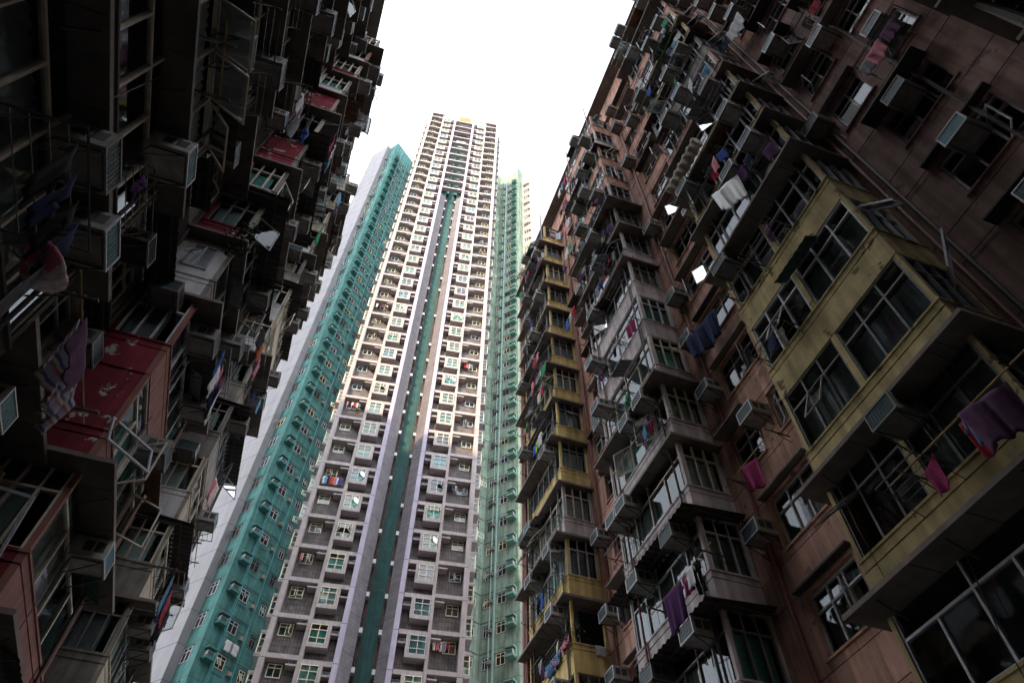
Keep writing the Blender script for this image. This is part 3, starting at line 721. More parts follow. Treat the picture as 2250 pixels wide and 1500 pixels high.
# slot with splayed cheeks
SZ = 117.5
SD = .85
for pts, mt in (([(4.62,.25),(5.4,1.0),(4.62,1.0)], 'tower_chamfer'), ([(7.6,.25),(7.6,1.0),(6.92,1.0)], 'tower_chamfer')):
    cn.prism([Vector((p[0], p[1])) for p in (pts if mt else pts)], -1.6, 94.0, mt)
for x_ in (5.46, 5.56, 5.64, 6.70, 6.78, 6.87): SPP.new(0).tube([(x_, 1.0+SD-.1, 0), (x_, 1.0+SD-.1, SZ-2)], .04, 'pipe_dark', 6)
sl_.box(4.5, 5.4, 1.0, 2.6, -1.6, SZ, 'slot_green'); sl_.box(6.92, 7.7, 1.0, 2.6, -1.6, SZ, 'slot_green'); sl_.box(5.4, 6.92, 1.0+SD, 2.9, -1.6, SZ, 'slot_green')
for k in range(0, NK):
    zj = ZJ0+FH*k
    if zj > ZTOP-.5: break
    top = zj > ZTOP-2.0
    # beams
    for x0, x1 in ((.2, 2.15), (10.1, 12.0)): fr.box(x0, x1, 0.01, .66, zj, zj+.3, 'tower_frame')
    for x0, x1 in ((-.152, .2), (12.0, 12.382)): jt.box(x0, x1, -.003, 0, zj-.02, zj+.015, 'joint_dark')
    for x0, x1 in ((4.27, 4.62), (7.6, 7.95)): jt.box(x0-.002, x1+.002, -.053, -.05, zj-.02, zj+.015, 'joint_dark')
    if zj < 93:
        for a, b in (((4.62,.25),(5.4,1.0)), ((7.6,.25),(6.92,1.0))):
            e = .006; jt.quad([(a[0],a[1]-e,zj+1.1),(b[0],b[1]-e,zj+1.1),(b[0],b[1]-e,zj+1.135),(a[0],a[1]-e,zj+1.135)], 'joint_dark')
        jt.box(5.4, 6.92, 1.0+SD-.006, 1.0+SD-.001, zj+1.25, zj+1.29, 'joint_dark')
        for s, xx in ((1, 5.4), (-1, 6.92)):                       # condensers, pipes in the slot
            if random.random() < .92: CBP.new(zj).box(xx, xx+s*.22, 1.05, 1.5, zj+.15, zj+.5, 'frame_white')
            SPP.new(zj).tube([(xx+s*.08, 1.25, zj+.6), (xx+s*.08, 1.25, zj+1.7), (xx+s*.3, 1.25, zj+1.7), (xx+s*.3, 1.25, zj+1.2)], .03, 'bracket_metal', 5)
    else:
        fr.box(4.62, 7.6, .05, .6, zj, zj+.3, 'tower_frame'); cn.box(4.62, 5.3, .75, 1.6, zj+.3, zj+FH, 'tower_chamfer'); cn.box(6.95, 7.6, .75, 1.6, zj+.3, zj+FH, 'tower_chamfer')
        if zj > 121: cn.box(5.3, 6.95, .8, 1.0, zj+.3, zj+FH, 'tower_chamfer')
        elif zj < 117: cn.box(5.3, 5.75, 1.1, 1.5, zj+.3, zj+FH, 'slot_green'); cn.box(6.5, 6.95, 1.1, 1.5, zj+.3, zj+FH, 'slot_green')
    for s in (0, 1):                               # bay columns: left and its mirror image
        X = (lambda x: x) if s == 0 else (lambda x: 12.27-x)
        hd, lg, lg2 = HDP.new(zj), LGP.new(zj), LGP.new(zj+.1)
        def bx(mb, a, b, y0, y1, z0, z1, m): mb.box(X(a), X(b), y0, y1, z0, z1, m)
        bx(fr, 2.4, 4.27, .03, .66, zj-.2, zj+.12, 'tower_frame')          # header
        bx(hd, 2.4, 3.55, -.12, .64, zj-1.82, zj-1.56, 'tower_frame')      # sill box
        bx(hd, 3.55, 3.74, -.12, .64, zj-1.82, zj-.2, 'tower_frame')       # jamb
        bx(hd, 2.4, 3.55, .0, .64, zj-.24, zj-.2, 'tower_frame')
        bx(wl_, 2.42, 3.55, .3, .64, zj-1.56, zj-.24, 'interior')
        bx(lg, 3.74, 4.27, .1, .64, zj-.80, zj-.68, 'tower_frame')         # niche ledge
        bx(lg2, 1.50, 2.15, -.05, .64, zj-.42+.02, zj-.30, 'tower_frame')       # ledge of the small window bay
        if zj > 12:
            sd = ('left','right')[s]; st = '%s storey up' % ordinal(int((zj-14)/FH)+1)
            if random.random() < .75: put_ac_at(TM @ Vector((X(4.0), .62, zj-.66)), TRZ, 'air conditioner beside the %s bay window of the tower, %s in view' % (sd, st), 'air conditioners of the grey tower', 0, .66)
            if random.random() < .6: put_ac_at(TM @ Vector((X(1.84), .55, zj-.28)), TRZ, 'air conditioner on a %s side ledge of the tower, %s in view' % (sd, st), 'air conditioners of the grey tower', 0, .68)
fr.build('frame_grid', TW); lav.build('pilaster', TW); wl_.build('wall', TW); cn.build('splayed_cheek', TW); sl_.build('slot_wall', TW); LGP.finish(TW); HDP.finish(TW); SPP.finish(TW); CBP.finish(TW)
tb = MB(); tb.box(5.1, 7.3, .8, 4, ZTOP-.6, ZTOP+2.6, 'roof_tan'); tb.box(4.6, 7.7, .6, 4, ZTOP-1.4, ZTOP-.6, 'tower_frame'); tb.build('roof_house', TW)
w1, w2, w3 = Windows('window'), Windows('bay_window'), Windows('side_bay_window', 90)
SBP = Pieces('side_bay')
rnd = random.Random(21)
cw = ['curtain_teal','curtain_teal','curtain_aqua','curtain_white','curtain_aqua','curtain_aqua','curtain_white',None,None]
for k in range(2, NK):
    zj = ZJ0+FH*k
    if zj > ZTOP-.5: break
    for s in (0, 1):
        op = rnd.choice([(), (), (), (0, 1), (0,), (1,)]) if rnd.random() < .6 else ()
        x0 = .42 if s == 0 else 12.27-.42-.88
        w1.put(window_tpl(.88, .86, 2, 'far', rnd.choice(['frame_cream','frame_cream','frame_white']), rnd.choice(cw), op, 'pane_glass_far', rnd.randint(0, 1)), Matrix.Translation((x0, DEP-.035, zj-.93)), zj)
        op = rnd.choice([(0, 1), (0,), (1,)]) if rnd.random() < .25 else ()
        x0 = 2.43 if s == 0 else 12.27-3.53
        w2.put(window_tpl(1.10, 1.32, 2, 'bay', rnd.choice(['frame_cream','frame_cream','frame_cream','frame_white']), rnd.choice(cw), op, 'pane_glass_far', rnd.randint(0, 1)), Matrix.Translation((x0, -.05, zj-1.56)), zj)
    # bay windows stepping out of both flanks
    for s in (0, 1):
        for j, yy in enumerate((1.6, 4.3)):
            xx = -.0 if s == 0 else 12.22
            sb = SBP.new(zj)
            q = -1 if s == 0 else 1
            sb.box(xx, xx+q*.80, yy, yy+1.5, zj-1.86, zj-1.62, 'tower_frame'); sb.box(xx, xx+q*.80, yy, yy+1.5, zj-.28, zj-.08, 'tower_frame')
            sb.box(xx, xx+q*.3, yy+.1, yy+1.4, zj-1.62, zj-.28, 'interior')
            M = Matrix.Translation((xx+q*.74, yy+1.45 if s == 0 else yy+.05, zj-1.62)) @ Matrix.Rotation(R(-90) if s == 0 else R(90), 4, 'Z')
            op = (0,) if rnd.random() < .2 else ()
            w3.put(window_tpl(1.4, 1.34, 2, 'bay', 'frame_cream', rnd.choice(cw), op, 'pane_glass_far', 0), M, zj+j*.1)
            M2 = Matrix.Translation((xx+(-.73 if s == 0 else .02), yy+.06, zj-1.62))
            w3.put(window_tpl(.71, 1.34, 1, 'bay', 'frame_cream', None, (), 'pane_glass_far', 0), M2, zj+j*.1)
SBP.finish(TW)
w1.finish(TW); w2.finish(TW); w3.finish(TW)

# ------------------------------------------------------------------ diagonal wings behind the tower
WALLS, WR = {}, {}
def wing(name, label, poly, mats, H):
    root = thing(name, label, 'tower', (0, 0, 0))
    mb = MB(); mb.prism(poly, -1.6, H, mats); WALLS[name+label] = (mb, root); WR[root.name] = mb
    return root
class Face:
    """a wall of a wing from P to Q (left to right as seen from outside)"""
    def __init__(s, P, Q):
        s.P = Vector((P[0], P[1], 0)); s.Q = Vector((Q[0], Q[1], 0)); s.L = (s.Q-s.P).length; d = s.Q-s.P
        s.M = Matrix.Translation(s.P) @ Matrix.Rotation(math.atan2(d.y, d.x), 4, 'Z')
    def at(s, x, z, y=0.0): return s.M @ Matrix.Translation((x, y, z))
WH = 128.0
def hoodm(hm):
    h = MB(); h.box(-.42, .42, -.62, 0, .62, .72, hm); h.box(-.42, .42, -.62, 0, -.06, .04, hm)
    h.prism([Vector(p) for p in ((-.42,-.62), (.42,-.62), (.36,-.0), (-.36,-.0))], -.16, -.06, hm)
    h.box(-.30, .30, -.5, 0, .06, .46, 'ac_casing'); h.box(-.26, .26, -.508, -.5, .1, .42, 'ac_grille')
    for x in (-.42, .38): h.box(x, x+.04, -.2, 0, .04, .62, hm)
    return h
def dress(root, F, z0, z1, fh, cols, hoods, pipes, pm, hm, joint=True, recess='joint_dark'):
    jm, ho, pi = WR[root.name], [], MB()
    win = Windows('window', cols[0][3] if cols else 0)
    n = int((z1-z0)/fh); HB = hoodm(hm)
    tmpl = None
    for k in range(n):
        z = z0+fh*k
        if joint: M = F.at(0, z, 0); q = MB(); q.box(0, F.L, -.004, .01, -.02, .02, 'joint_dark'); jm.add(q, M)
        for x, w, h, lim, off in cols:
            fm = rnd.choice(['frame_white','frame_white','frame_cream','frame_grey'])
            op = (0,) if rnd.random() < .22 else ()
            win.put(window_tpl(w, h, 2 if w > .5 else 1, 'far', fm, rnd.choice(['curtain_grey','curtain_teal','curtain_white',None,None]), op, 'pane_glass', rnd.randint(0, 1), drop=.3), F.at(x-w/2, z+off, -.01), z)
            q = MB(); q.box(-w/2-.03, w/2+.03, -.004, .0, -.03, h+.03, 'interior'); q.box(-w/2-.06, w/2+.1, -.09, .0, h+.05, h+.1, hm); jm.add(q, F.at(x, z+off))
        for x, off in hoods: ho.append((z, F.at(x, z+off)))
        for x, off in pipes['ac']:
            q = MB(); q.box(-.16, .16, -.3, 0, 0, .3, 'ac_grey'); q.tube([(.1, -.06, .3), (.1, -.06, .6), (-.4, -.06, .6)], .025, 'bracket_metal', 4); pi.add(q, F.at(x, z+off))
        for xa, xb, off in pipes['run']:
            q = MB(); q.tube([(xa, -.05, 0), (xb, -.05, 0)], .02, 'bracket_metal', 4); pi.add(q, F.at(0, z+off))
    for x in pipes['vert']:
        q = MB(); q.tube([(0, -.09, -1.0), (0, -.09, z1-.6)], .05, pm, 6); pi.add(q, F.at(x, 0))
    if pi.f: tag(pi.build('pipework', root), None, None, None, 'stuff')
    if ho:
        me = HB.mesh('hood'); rest = MB()
        for i, (z, M) in enumerate(ho):
            if i < 46: link('hood', me, root, M)
            else: rest.add(HB, M)
    win.finish(root)
W1 = wing('residential_tower', 'teal high rise with hooded air conditioners behind the left edge of the grey tower',
          [Vector(p) for p in ((-9.93,54.94),(-7.5,52.03),(-6.91,52.39),(-5.79,50.86),(1.5,56.55),(-2,62),(-6,60.0))],
          ['wing_grey','wing_grey_dark','teal_paint','teal_paint','teal_paint','teal_paint','wing_grey','teal_paint'], WH)
z0 = 3.1
dress(W1, Face((-9.93,54.94),(-7.5,52.03)), z0, 127, FH, [], [], dict(ac=[], run=[], vert=[]), 'pipe_teal', 'hood_teal')
dress(W1, Face((-7.5,52.03),(-6.91,52.39)), z0, 127, FH, [], [], dict(ac=[], run=[], vert=[]), 'pipe_teal', 'hood_teal')
dress(W1, Face((-6.91,52.39),(-5.79,50.86)), z0, 126, FH, [(.62, .95, 1.15, 46, -1.45)], [], dict(ac=[], run=[], vert=[]), 'pipe_teal', 'hood_teal')
dress(W1, Face((-5.79,50.86),(1.5,56.55)), z0, 126, FH, [(2.0, .85, 1.0, 96, -1.35), (4.1, .55, .95, 96, -1.5)], [(.75, -1.25)],
      dict(ac=[(2.95, -1.5), (4.75, -1.4)], run=[(1.5, 3.4, -.12), (1.5, 2.6, -1.75), (3.2, 4.6, -.3)], vert=[1.35, 1.5, 3.35]), 'pipe_teal', 'hood_teal')
W2 = wing('residential_tower', 'pale green high rise with cream and white end behind the grey tower right edge',
          [Vector(p) for p in ((13.2,50.1),(14.82,50.85),(17.25,47.85),(18.36,48.64),(19.49,47.18),(23.01,49.47),(25,55),(14,58))],
          ['green_paint','green_paint','green_paint','wing_cream','wing_white','wing_white','wing_cream','green_paint','wing_cream'], WH)
dress(W2, Face((13.2,50.1),(14.82,50.85)), z0, 127, FH, [(.8, .6, .9, 46, -1.4)], [], dict(ac=[], run=[(.2, 1.6, -.1)], vert=[]), 'pipe_pale', 'hood_green')
dress(W2, Face((14.82,50.85),(17.25,47.85)), z0, 126, FH, [(.62, .55, .95, 96, -1.45), (2.1, .85, 1.0, 96, -1.45)], [(3.2, -1.15)],
      dict(ac=[(1.1, -1.2)], run=[(.1, 1.3, -.1), (1.4, 2.9, -.35)], vert=[.95, 1.35, 1.45]), 'pipe_pale', 'hood_green')
dress(W2, Face((17.25,47.85),(18.36,48.64)), z0, 127, FH, [], [], dict(ac=[], run=[], vert=[]), 'pipe_pale', 'hood_green')
dress(W2, Face((18.36,48.64),(19.49,47.18)), z0, 126, FH, [(.7, .8, .9, 46, -1.45)], [], dict(ac=[(1.4, -1.3)], run=[], vert=[1.75]), 'pipe_pale', 'hood_green')
dress(W2, Face((19.49,47.18),(23.01,49.47)), z0, 127, FH, [], [], dict(ac=[], run=[], vert=[]), 'pipe_pale', 'hood_green')

for mb, rt_ in WALLS.values(): mb.build('wall', rt_)
# ------------------------------------------------------------------ unseen slab block added behind the camera to shade courtyard and lower tower
bk = thing('shade_block', 'broad plain unseen slab added behind the viewer to shade the courtyard', 'apartment block', (0, 0, 0))
hz = Vector((sun_dir.x, sun_dir.y, 0)).normalized(); pr = Vector((-hz.y, hz.x, 0))
c0 = hz*36
mb = MB(); P = [c0+pr*34, c0-pr*34, c0-pr*34+hz*10, c0+pr*34+hz*10]
mb.prism([Vector((p.x, p.y)) for p in P][::-1], -1.6, 90, 'back_render'); mb.build('wall', bk)
q = MB()
for k in range(32):
    for i in range(20):
        a = c0+pr*(-32+i*3.3)-hz*.02; z = 1+k*2.7
        q.quad([a+Vector((0,0,z)), a+pr*1.6+Vector((0,0,z)), a+pr*1.6+Vector((0,0,z+1.4)), a+Vector((0,0,z+1.4))], 'interior')
tag(q.build('windows', bk), None, None, None, 'stuff')
# taller unseen block added beyond the old left block to shade the teal wing
bl = thing('shade_block', 'tall grey unseen block added beyond the left block to shade the teal wing', 'apartment block', (0, 0, 0))
mb = MB(); e = -pr if pr.x < 0 else pr
P = [e*(-33.5)+hz*2, e*(-62)+hz*2, e*(-62)+hz*14, e*(-33.5)+hz*14]
mb.prism([Vector((p.x, p.y)) for p in P], -1.6, 158, 'back_render'); mb.build('wall', bl)
q = MB()
for k in range(57):
    for i in range(8):
        a = P[0]+(P[1]-P[0])*((i+.3)/8)-hz*.02; d = (P[1]-P[0]).normalized()*1.6; z = 1+k*2.7
        q.quad([a+Vector((0,0,z)), a+d+Vector((0,0,z)), a+d+Vector((0,0,z+1.4)), a+Vector((0,0,z+1.4))], 'interior')
tag(q.build('windows', bl), None, None, None, 'stuff')
# ------------------------------------------------------------------ laundry, racks, plants and odd things hung outside
R90 = R(90)
rr = random.Random(77)
def g(kind, w, h, colour, x, y, z, label, face='-x', tilt=0.0, cat=None):
    return garment(kind, w, h, colour, x, y, z, (R90 if face in ('-x', '+x') else 0)+tilt, label, cat)
# right block, pieces one can point at
put_rack(8.8, 11.9, 9.75, '-x', 2.4, .75, 'pole', 'pole rack with a purple towel on the lilac bay')
g('towel', .75, 1.0, 'purple', 8.25, 12.25, 9.78, 'large purple towel hanging from the pole rack of the lilac bay', tilt=.1)
g('shirt', .5, .55, 'magenta', 8.25, 11.55, 9.78, 'small magenta top beside the purple towel')
g('trousers', .55, .8, 'black', 8.28, 11.15, 9.78, 'black trousers nearest the lilac bay corner', tilt=.2)
g('shirt', .45, .5, 'white', 8.22, 11.35, 9.78, 'white vest between magenta top and black trousers')
put_rack(10.05, 9.6, 12.1, '-x', 1.8, .7, 'pole', 'dark pole rack on the pink wall holding one pink cloth')
g('towel', .5, .85, 'magenta', 9.55, 9.75, 12.05, 'bright pink cloth alone on a pole against the pink wall', tilt=.3)
put_rack(8.8, 4.3, 7.4, '-x', 2.2, .75, 'pole', 'pole rack below the big yellow bay with mauve clothes')
g('sheet', .75, .8, 'mauve', 8.2, 3.75, 7.35, 'mauve blanket bunched on the pole at the right edge', tilt=.3)
g('towel', .3, .7, 'red', 8.25, 4.12, 7.35, 'dark red towel left of the mauve blanket')
g('shirt', .4, .6, 'sky', 8.22, 4.02, 7.38, 'blue top squeezed between the red towel and mauve blanket')
g('sheet', 1.5, 1.2, 'navy', 9.6, 9.7, 18.0, 'dark blue tarpaulin hung over the pink recess window', tilt=.15, cat='tarpaulin')
g('sheet', .9, 1.25, 'plastic_bag', 8.2, 5.45, 18.5, 'translucent plastic sheet billowing under the big yellow bay', tilt=.4, cat='plastic sheet')
g('shirt', .6, .7, 'purple', 8.4, 4.95, 18.6, 'purple shirt by the billowing plastic sheet')
g('trousers', .5, .8, 'navy', 8.38, 4.55, 18.6, 'navy trousers next to the purple shirt')
du = MB(); du.grid(lambda a, b: (8.28+.20*math.cos(b*6.283)*(1+.12*math.sin(a*40)), 5.5+1.9*a, 22.3+.24*math.sin(b*6.283)*(1+.12*math.sin(a*40))), 48, 12, 'duvet')
for q in (0, 1): du.quad([(8.28+.2*math.cos(t*.5236), 5.5+1.9*q, 22.3+.24*math.sin(t*.5236)) for t in range(12)], 'duvet')
tag(du.build('rolled_quilt', None, True), 'beige rolled quilt strapped along the big yellow bay canopy', 'quilt')
put_rack(10.05, 2.7, 28.2, '-x', 1.9, .7, 'frame', 'metal rack with a white sheet high on the pink wall')
g('sheet', .9, 1.2, 'white', 9.5, 2.5, 28.1, 'white sheet drying high on the pink wall'); g('shirt', .6, .7, 'navy', 9.5, 3.2, 28.1, 'navy shirt beside the white sheet')
put_rack(10.05, .9, 22.3, '-x', 1.5, .65, 'frame', 'metal rack with red clothes on the pink wall')
g('shirt', .55, .6, 'red', 9.5, .75, 22.3, 'red shirt on the pink wall rack'); g('trousers', .5, .8, 'black', 9.5, 1.2, 22.3, 'black trousers beside the red shirt')
put_rack(10.05, .7, 17.8, '-x', 1.5, .65, 'frame', 'metal rack with mauve clothes over the pink wall window')
g('shirt', .6, .65, 'mauve', 9.5, .45, 17.8, 'mauve shirt on the lower pink wall rack'); g('towel', .5, .7, 'pink', 9.5, .95, 17.8, 'pink towel beside the mauve shirt'); g('shirt', .5, .6, 'grey', 9.5, 1.3, 17.8, 'grey top at the end of the lower pink wall rack')
# far yellow bay: a tall string of clothes
for nm, (kd, w, h, cl, y, z) in {'red top above the green towel':('shirt',.5,.6,'red',20.2,28.5), 'pink top on the upper rack':('shirt',.5,.6,'pink',19.8,28.5), 'green towel':('towel',.7,.75,'green',19.05,26.6),
      'pink trousers':('trousers',.55,.9,'pink',20.6,27.0), 'red and low shirt':('shirt',.5,.6,'red',19.4,25.3), 'cream towel':('towel',.5,.7,'cream',19.75,25.3), 'navy shorts':('trousers',.5,.6,'navy',20.1,25.3),
      'white checked shirt':('shirt',.6,.75,'white',19.85,22.6), 'lime towel':('towel',.3,.6,'lime',20.25,22.5), 'blue shirt':('shirt',.5,.6,'blue',20.55,22.5)}.items():
    g(kd, w, h, cl, 8.15, y, z, nm+' hanging before the far yellow bay')
for z, lb in ((28.5, 'uppermost clothes rack of the far yellow bay'), (25.3, 'middle clothes rack of the far yellow bay'), (22.6, 'lower clothes rack of the far yellow bay')):
    put_rack(8.8, 19.95, z, '-x', 1.9, .75, 'frame', lb)
sb_ = g('sheet', 1.5, .5, 'batik', 8.72, 20.9, 12.75, 'blue patterned cloth draped over the open yellow balcony', cat='cloth')
g('sheet', .9, .35, 'pink', 8.72, 19.75, 12.78, 'pinkish mat hung over the corner of the yellow balcony', cat='mat'); g('towel', .38, .35, 'white', 9.75, 19.24, 12.5, 'white towel on the end of the yellow balcony', face='-y')
# upper far recess: many small bright clothes
for i, (cl, y, z) in enumerate([('magenta',15.2,41.2),('sky',15.6,41.2),('white',16.0,41.2),('magenta',15.3,38.5),('purple',15.7,38.5),('black',16.1,38.5),('white',15.4,35.9),('pink',15.9,35.9),('navy',16.3,35.9),('green',15.6,33.3),('white',16.0,33.3),('purple',16.5,32.6),('red',16.0,27.6),('cream',16.4,27.6),('blue',16.8,27.6),('sky',14.2,30.6),('grey',13.4,28.5)]):
    g(rr.choice(['shirt','towel','trousers']), .55, .75, cl, 8.55, y, z, '%s garment high past the lilac bay, %s row from the roof' % (cl, ORD[max(0, int((44.5-z)/2.6))]), tilt=rr.uniform(-.2, .2), cat='garment')
# left block
g('sheet', 1.5, .75, 'striped', -3.5, 6.9, 6.9, 'striped sheet hanging beside the dark red wall', tilt=.05)
g('towel', 1.0, .5, 'mauve', -3.38, 6.6, 6.9, 'dull mauve towel hung in front of the striped sheet', tilt=.05)
put_rack(-3.95, 6.8, 6.92, '+x', 1.9, .7, 'pole', 'pole rack carrying the striped sheet on the left block')
fb = MB(); fb.grid(lambda a, b: (-3.25+.22*math.sin(b*3.1416)*math.cos(a*6.283)*(1+.2*math.sin(a*9)), 4.7+.30*math.sin(b*3.1416)*math.sin(a*6.283)*(1+.15*math.sin(a*7+b*5)), 5.65+.36*b+.04*math.sin(a*11)), 18, 10, 'cloth_floral')
tag(fb.build('cloth_bundle', None, True), 'pale flowered cloth bundle hanging at the far left', 'bundle')
g('sheet', .5, 1.1, 'grey', -3.25, 4.75, 5.7, 'grey sheet trailing under the flowered bundle', tilt=.5)
for cl, y, kd in (('black', 3.7, 'shirt'), ('navy', 4.0, 'trousers'), ('black', 4.3, 'trousers'), ('navy', 4.55, 'shirt')):
    g(kd, .55, .8, cl, -3.2, y, 6.35, '%s %s in the dark rack at the far left' % (cl, kd), tilt=.3)
put_rack(-3.95, 4.1, 6.4, '+x', 1.4, .85, 'frame', 'bent metal rack of dark clothes at the far left')
for cl, kd, y, z, lb in (('white','shirt',6.9,18.0,'white shirt under the upper black canopies'), ('grey','sheet',7.3,18.0,'grey striped sheet under the upper black canopies'), ('blue','trousers',8.2,19.4,'blue trousers near the upper red wall'), ('black','shirt',8.0,19.6,'black shirt near the upper red wall'),
     ('purple','shirt',10.4,25.2,'purple top beside the upper red bay'), ('magenta','shirt',10.7,24.9,'magenta top below the purple one'), ('white','shirt',11.2,25.5,'white shirt beside the upper red bay'), ('sky','trousers',11.5,25.0,'pale blue trousers beside the upper red bay'),
     ('sky','shirt',15.8,31.0,'sky blue shirt at the edge of the left block'), ('navy','trousers',16.1,30.3,'navy trousers under the sky blue shirt'),
     ('orange','towel',15.0,18.1,'orange patterned towel outside the beige recess'), ('cream','shirt',15.3,18.1,'cream shirt by the orange towel'), ('purple','trousers',15.6,18.1,'purple trousers by the cream shirt'), ('black','shirt',14.7,18.1,'black shirt before the orange towel'), ('pink','towel',15.9,18.1,'pink towel at the end of the beige recess rack'),
     ('blue','shirt',12.0,13.5,'blue shirt beside the red bay front'), ('white','shirt',12.35,13.3,'white shirt below the blue one'), ('navy','trousers',13.0,13.5,'navy trousers beside the red bay front'), ('white','towel',13.3,13.4,'white towel beside the navy trousers'),
     ('floral','towel',18.2,14.7,'pink flowered cloth before the pale tower wall'), ('green','sheet',15.4,26.7,'dark green net hanging from an upper rack')):
    g(kd, .6, .85 if kd != 'sheet' else 1.2, cl, -3.4, y, z, lb, tilt=rr.uniform(-.25, .25))
for y, z, L, lb in ((15.3, 18.12, 1.6, 'laundry rack of the beige recess'), (12.6, 13.5, 1.7, 'laundry rack on the red bay front'), (11.0, 25.4, 1.6, 'laundry rack beside the upper red bay'), (15.9, 31.0, 1.2, 'laundry rack at the left block edge'), (7.3, 18.05, 1.6, 'laundry rack under the upper black canopies')):
    put_rack(-4.0, y, z, '+x', L, .75, 'frame', lb)
put_rack(-4.0, 17.0, 10.1, '+x', 2.0, 1.05, 'pole', 'long pole rack with black, blue and red clothes at lower left')
for cl, kd, y, h in (('black','shirt',16.1,.7), ('sky','towel',16.45,.95), ('navy','trousers',16.75,.9), ('red','towel',17.1,.8), ('black','trousers',17.4,1.1), ('black','shirt',17.75,.8)):
    g(kd, .55, h, cl, -3.05, y, 10.12, '%s %s on the long pole at lower left%s' % (cl, kd, ', far end' if y > 17.5 else ''), tilt=rr.uniform(-.3, .3))
# plants
def plant(x, y, z, r, h, n, label, pot=True, trail=False, seed=0):
    t = thing('potted_plant' if pot else 'trailing_plant', label, 'plant', (x, y, z)); q = random.Random(seed)
    if pot:
        m = MB(); m.prism([Vector((.1*math.cos(a*.7854), .1*math.sin(a*.7854))) for a in range(8)], 0, .16, 'terracotta'); m.build('pot', t)
    f = MB()
    for i in range(n):
        c = Vector((q.gauss(0, r*.5), q.gauss(0, r*.5), (-q.random()*h if trail else .15+q.random()*h))); d = Vector((q.gauss(0,1), q.gauss(0,1), q.gauss(0,.6))).normalized()
        s = d.cross(Vector((q.random(), q.random(), 1))).normalized(); l = q.uniform(.06, .13); k = l*.35
        f.quad([c, c+d*l*.5+s*k, c+d*l, c+d*l*.5-s*k], 'leaf')
    for i in range(9):
        a = q.random()*6.28; f.tube([(0,0,.1), (r*.6*math.cos(a), r*.6*math.sin(a), -h*.7*q.random() if trail else h*q.uniform(.4, 1))], .006, 'leaf', 4)
    f.build('foliage', t); return t
plant(-3.95, 10.2, 16.6, .28, 1.3, 300, 'leafy plant trailing down beside a red wall on the left block', False, True, 1)
plant(-3.75, 12.3, 24.2, .3, .5, 160, 'spiky potted plant at an upper red bay', True, False, 2)
plant(8.95, 19.5, 12.55, .28, .5, 240, 'leafy potted plant at the corner of the open yellow balcony', True, False, 3)
plant(8.95, 20.5, 12.55, .2, .35, 120, 'small potted plant farther along the open yellow balcony', True, False, 4)
# a bright hopper sash catching the sky, low on the red bay
P_ = Vector((-3.72, 10.85, 9.15)); n_ = (-P_.normalized()+Vector((.55, .1, .83)).normalized()).normalized()
q_ = MB()
for a, b, c, d in ((-.55,.55,-.28,-.24),(-.55,.55,.24,.28),(-.55,-.51,-.24,.24),(.51,.55,-.24,.24)): q_.box(a, b, -.02, .02, c, d, 'frame_white')
q_.quad([(-.51,0,-.24),(.51,0,-.24),(.51,0,.24),(-.51,0,.24)], 'pane_glass')
xa = Vector((0, 1, 0)); xa = (xa-n_*xa.dot(n_)).normalized(); za = xa.cross(-n_)
Ms = Matrix.Translation(P_) @ Matrix((xa, -n_, za)).transposed().to_4x4()
link('sash', q_.mesh('sash'), LB.root, Ms)
# clothes and racks before the tower's and teal wing's windows
for i, (cl, kd) in enumerate((('white','shirt'),('sky','shirt'),('navy','trousers'),('red','shirt'),('orange','towel'),('pink','towel'),('white','trousers'),('blue','shirt'),('mauve','shirt'))):
    p = TM @ Vector((.45+.17*i, .25, 37.65)); garment(kd, .26, .75, cl, p.x, p.y, p.z, TRZ+rr.uniform(-.4, .4), '%s %s in the row of clothes across a tower balcony' % (cl, kd), None, 'clothes on the tower')
for fl, (sd, off) in enumerate(((0, 8), (1, 6), (1, 11), (0, 14), (1, 17), (0, 20))):
    for i, cl in enumerate(rr.sample(['white','sky','navy','red','pink','grey','cream','black'], rr.choice([3, 4, 5, 6]))):
        xx = (.5 if sd == 0 else 10.4)+.22*i; p = TM @ Vector((xx, .25, ZJ0+FH*(off+4)-.35))
        garment(rr.choice(['shirt','towel','trousers']), .26, rr.uniform(.4, .7), cl, p.x, p.y, p.z, TRZ+rr.uniform(-.4, .4), '%s garment on the %s tower balcony, %s storey up in view' % (cl, ('left','right')[sd], ordinal(off)), 'garment', 'clothes on the tower')
for i in range(5):
    p = Face((-5.79,50.86),(1.5,56.55)).at(1.7+.25*i, 27.95, -.5).translation; garment(['shirt','towel'][i % 2], .34, .8, ['white','grey'][i % 3 == 2], p.x, p.y, p.z, .65, '%s piece of the white washing on the teal tower' % ['first','second','third','fourth','last'][i], 'garment', 'washing on the teal tower')
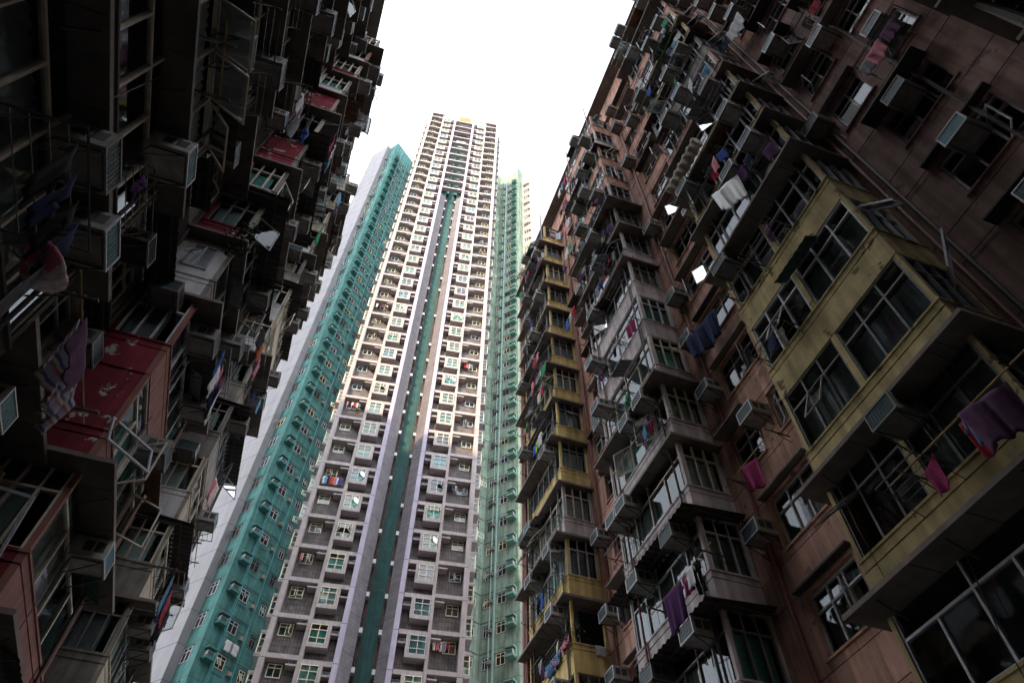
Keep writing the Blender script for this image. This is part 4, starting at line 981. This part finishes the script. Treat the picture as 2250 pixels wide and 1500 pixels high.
# racks with small washing and bare racks under many windows of both blocks
used = set()
cols_ = ['white','white','grey','navy','black','sky','pink','red','purple','cream','blue','mauve','magenta','green']
def cluster(side, n, kr):
    for i in range(n):
        bi = rr.randint(0, 2); k = rr.randint(*kr); spot = rr.randint(0, 2)
        if (side, bi, k, spot) in used: continue
        used.add((side, bi, k, spot))
        if side > 0: y = (3.5, 11.35, 19.3)[bi]+.7+spot*1.2; x, z, f, kmax, w = 8.78, RG+2.6*k+.1, '-x', 12, ('big yellow bay','lilac bay','far yellow bay')[bi]
        else: y = (2.55, 10.45, 18.35)[bi]+.7+spot*1.2; x, z, f, kmax, w = -3.98, LG+2.6*k+.1, '+x', 10, ('black grey bay','red painted bay','far beige bay')[bi]
        D = rr.choice([.45, .6, .75]); sp = ('near','middle','far')[spot]; sto = STO(None, k, kmax)
        put_rack(x, y, z, f, rr.choice([.9, 1.1]), D, rr.choice(['frame', 'frame', 'pole']), 'metal rack at the %s window of the %s, %s storey from the roof' % (sp, w, sto))
        for j, cl in enumerate(rr.sample(sorted(set(cols_)), rr.choice([0, 0, 1, 2, 3]))):
            kd = rr.choice(['shirt','towel','trousers'])
            g(kd, rr.uniform(.3, .5), rr.uniform(.4, .75), cl, x+(-1 if side > 0 else 1)*D*rr.uniform(.4, .85), y+(-.3, .02, .32)[j], z+.03, '%s %s outside the %s window of the %s, %s storey from the roof' % (cl, kd, sp, w, sto), tilt=rr.uniform(-.4, .4))
cluster(1, 84, (2, 11)); cluster(1, 10, (-1, 2)); cluster(-1, 34, (-1, 9))
# white framed sashes standing wide open
def open_sash(root, P, n, w, h):
    q = MB(); n = n.normalized(); t = .045
    for a, b, c, d in ((-w/2,w/2,-h/2,-h/2+t),(-w/2,w/2,h/2-t,h/2),(-w/2,-w/2+t,-h/2+t,h/2-t),(w/2-t,w/2,-h/2+t,h/2-t)): q.box(a, b, -.02, .02, c, d, 'frame_white')
    q.quad([(-w/2+t,0,-h/2+t),(w/2-t,0,-h/2+t),(w/2-t,0,h/2-t),(-w/2+t,0,h/2-t)], 'pane_glass')
    xa = Vector((0,0,1)).cross(n).normalized(); za = n.cross(xa)
    link('sash', q.mesh('sash'), root, Matrix.Translation(P) @ Matrix((xa, n, za)).transposed().to_4x4())
open_sash(RB.root, Vector((9.3, 3.1, 10.9)), Vector((.55, -.75, -.35)), .55, 1.1)
open_sash(LB.root, Vector((-4.45, 9.95, 6.4)), Vector((.15, -.9, -.4)), .6, 1.1)
open_sash(LB.root, Vector((-4.0, 14.0, 16.2)), Vector((.8, -.5, -.1)), .5, .9)
finish_acs()
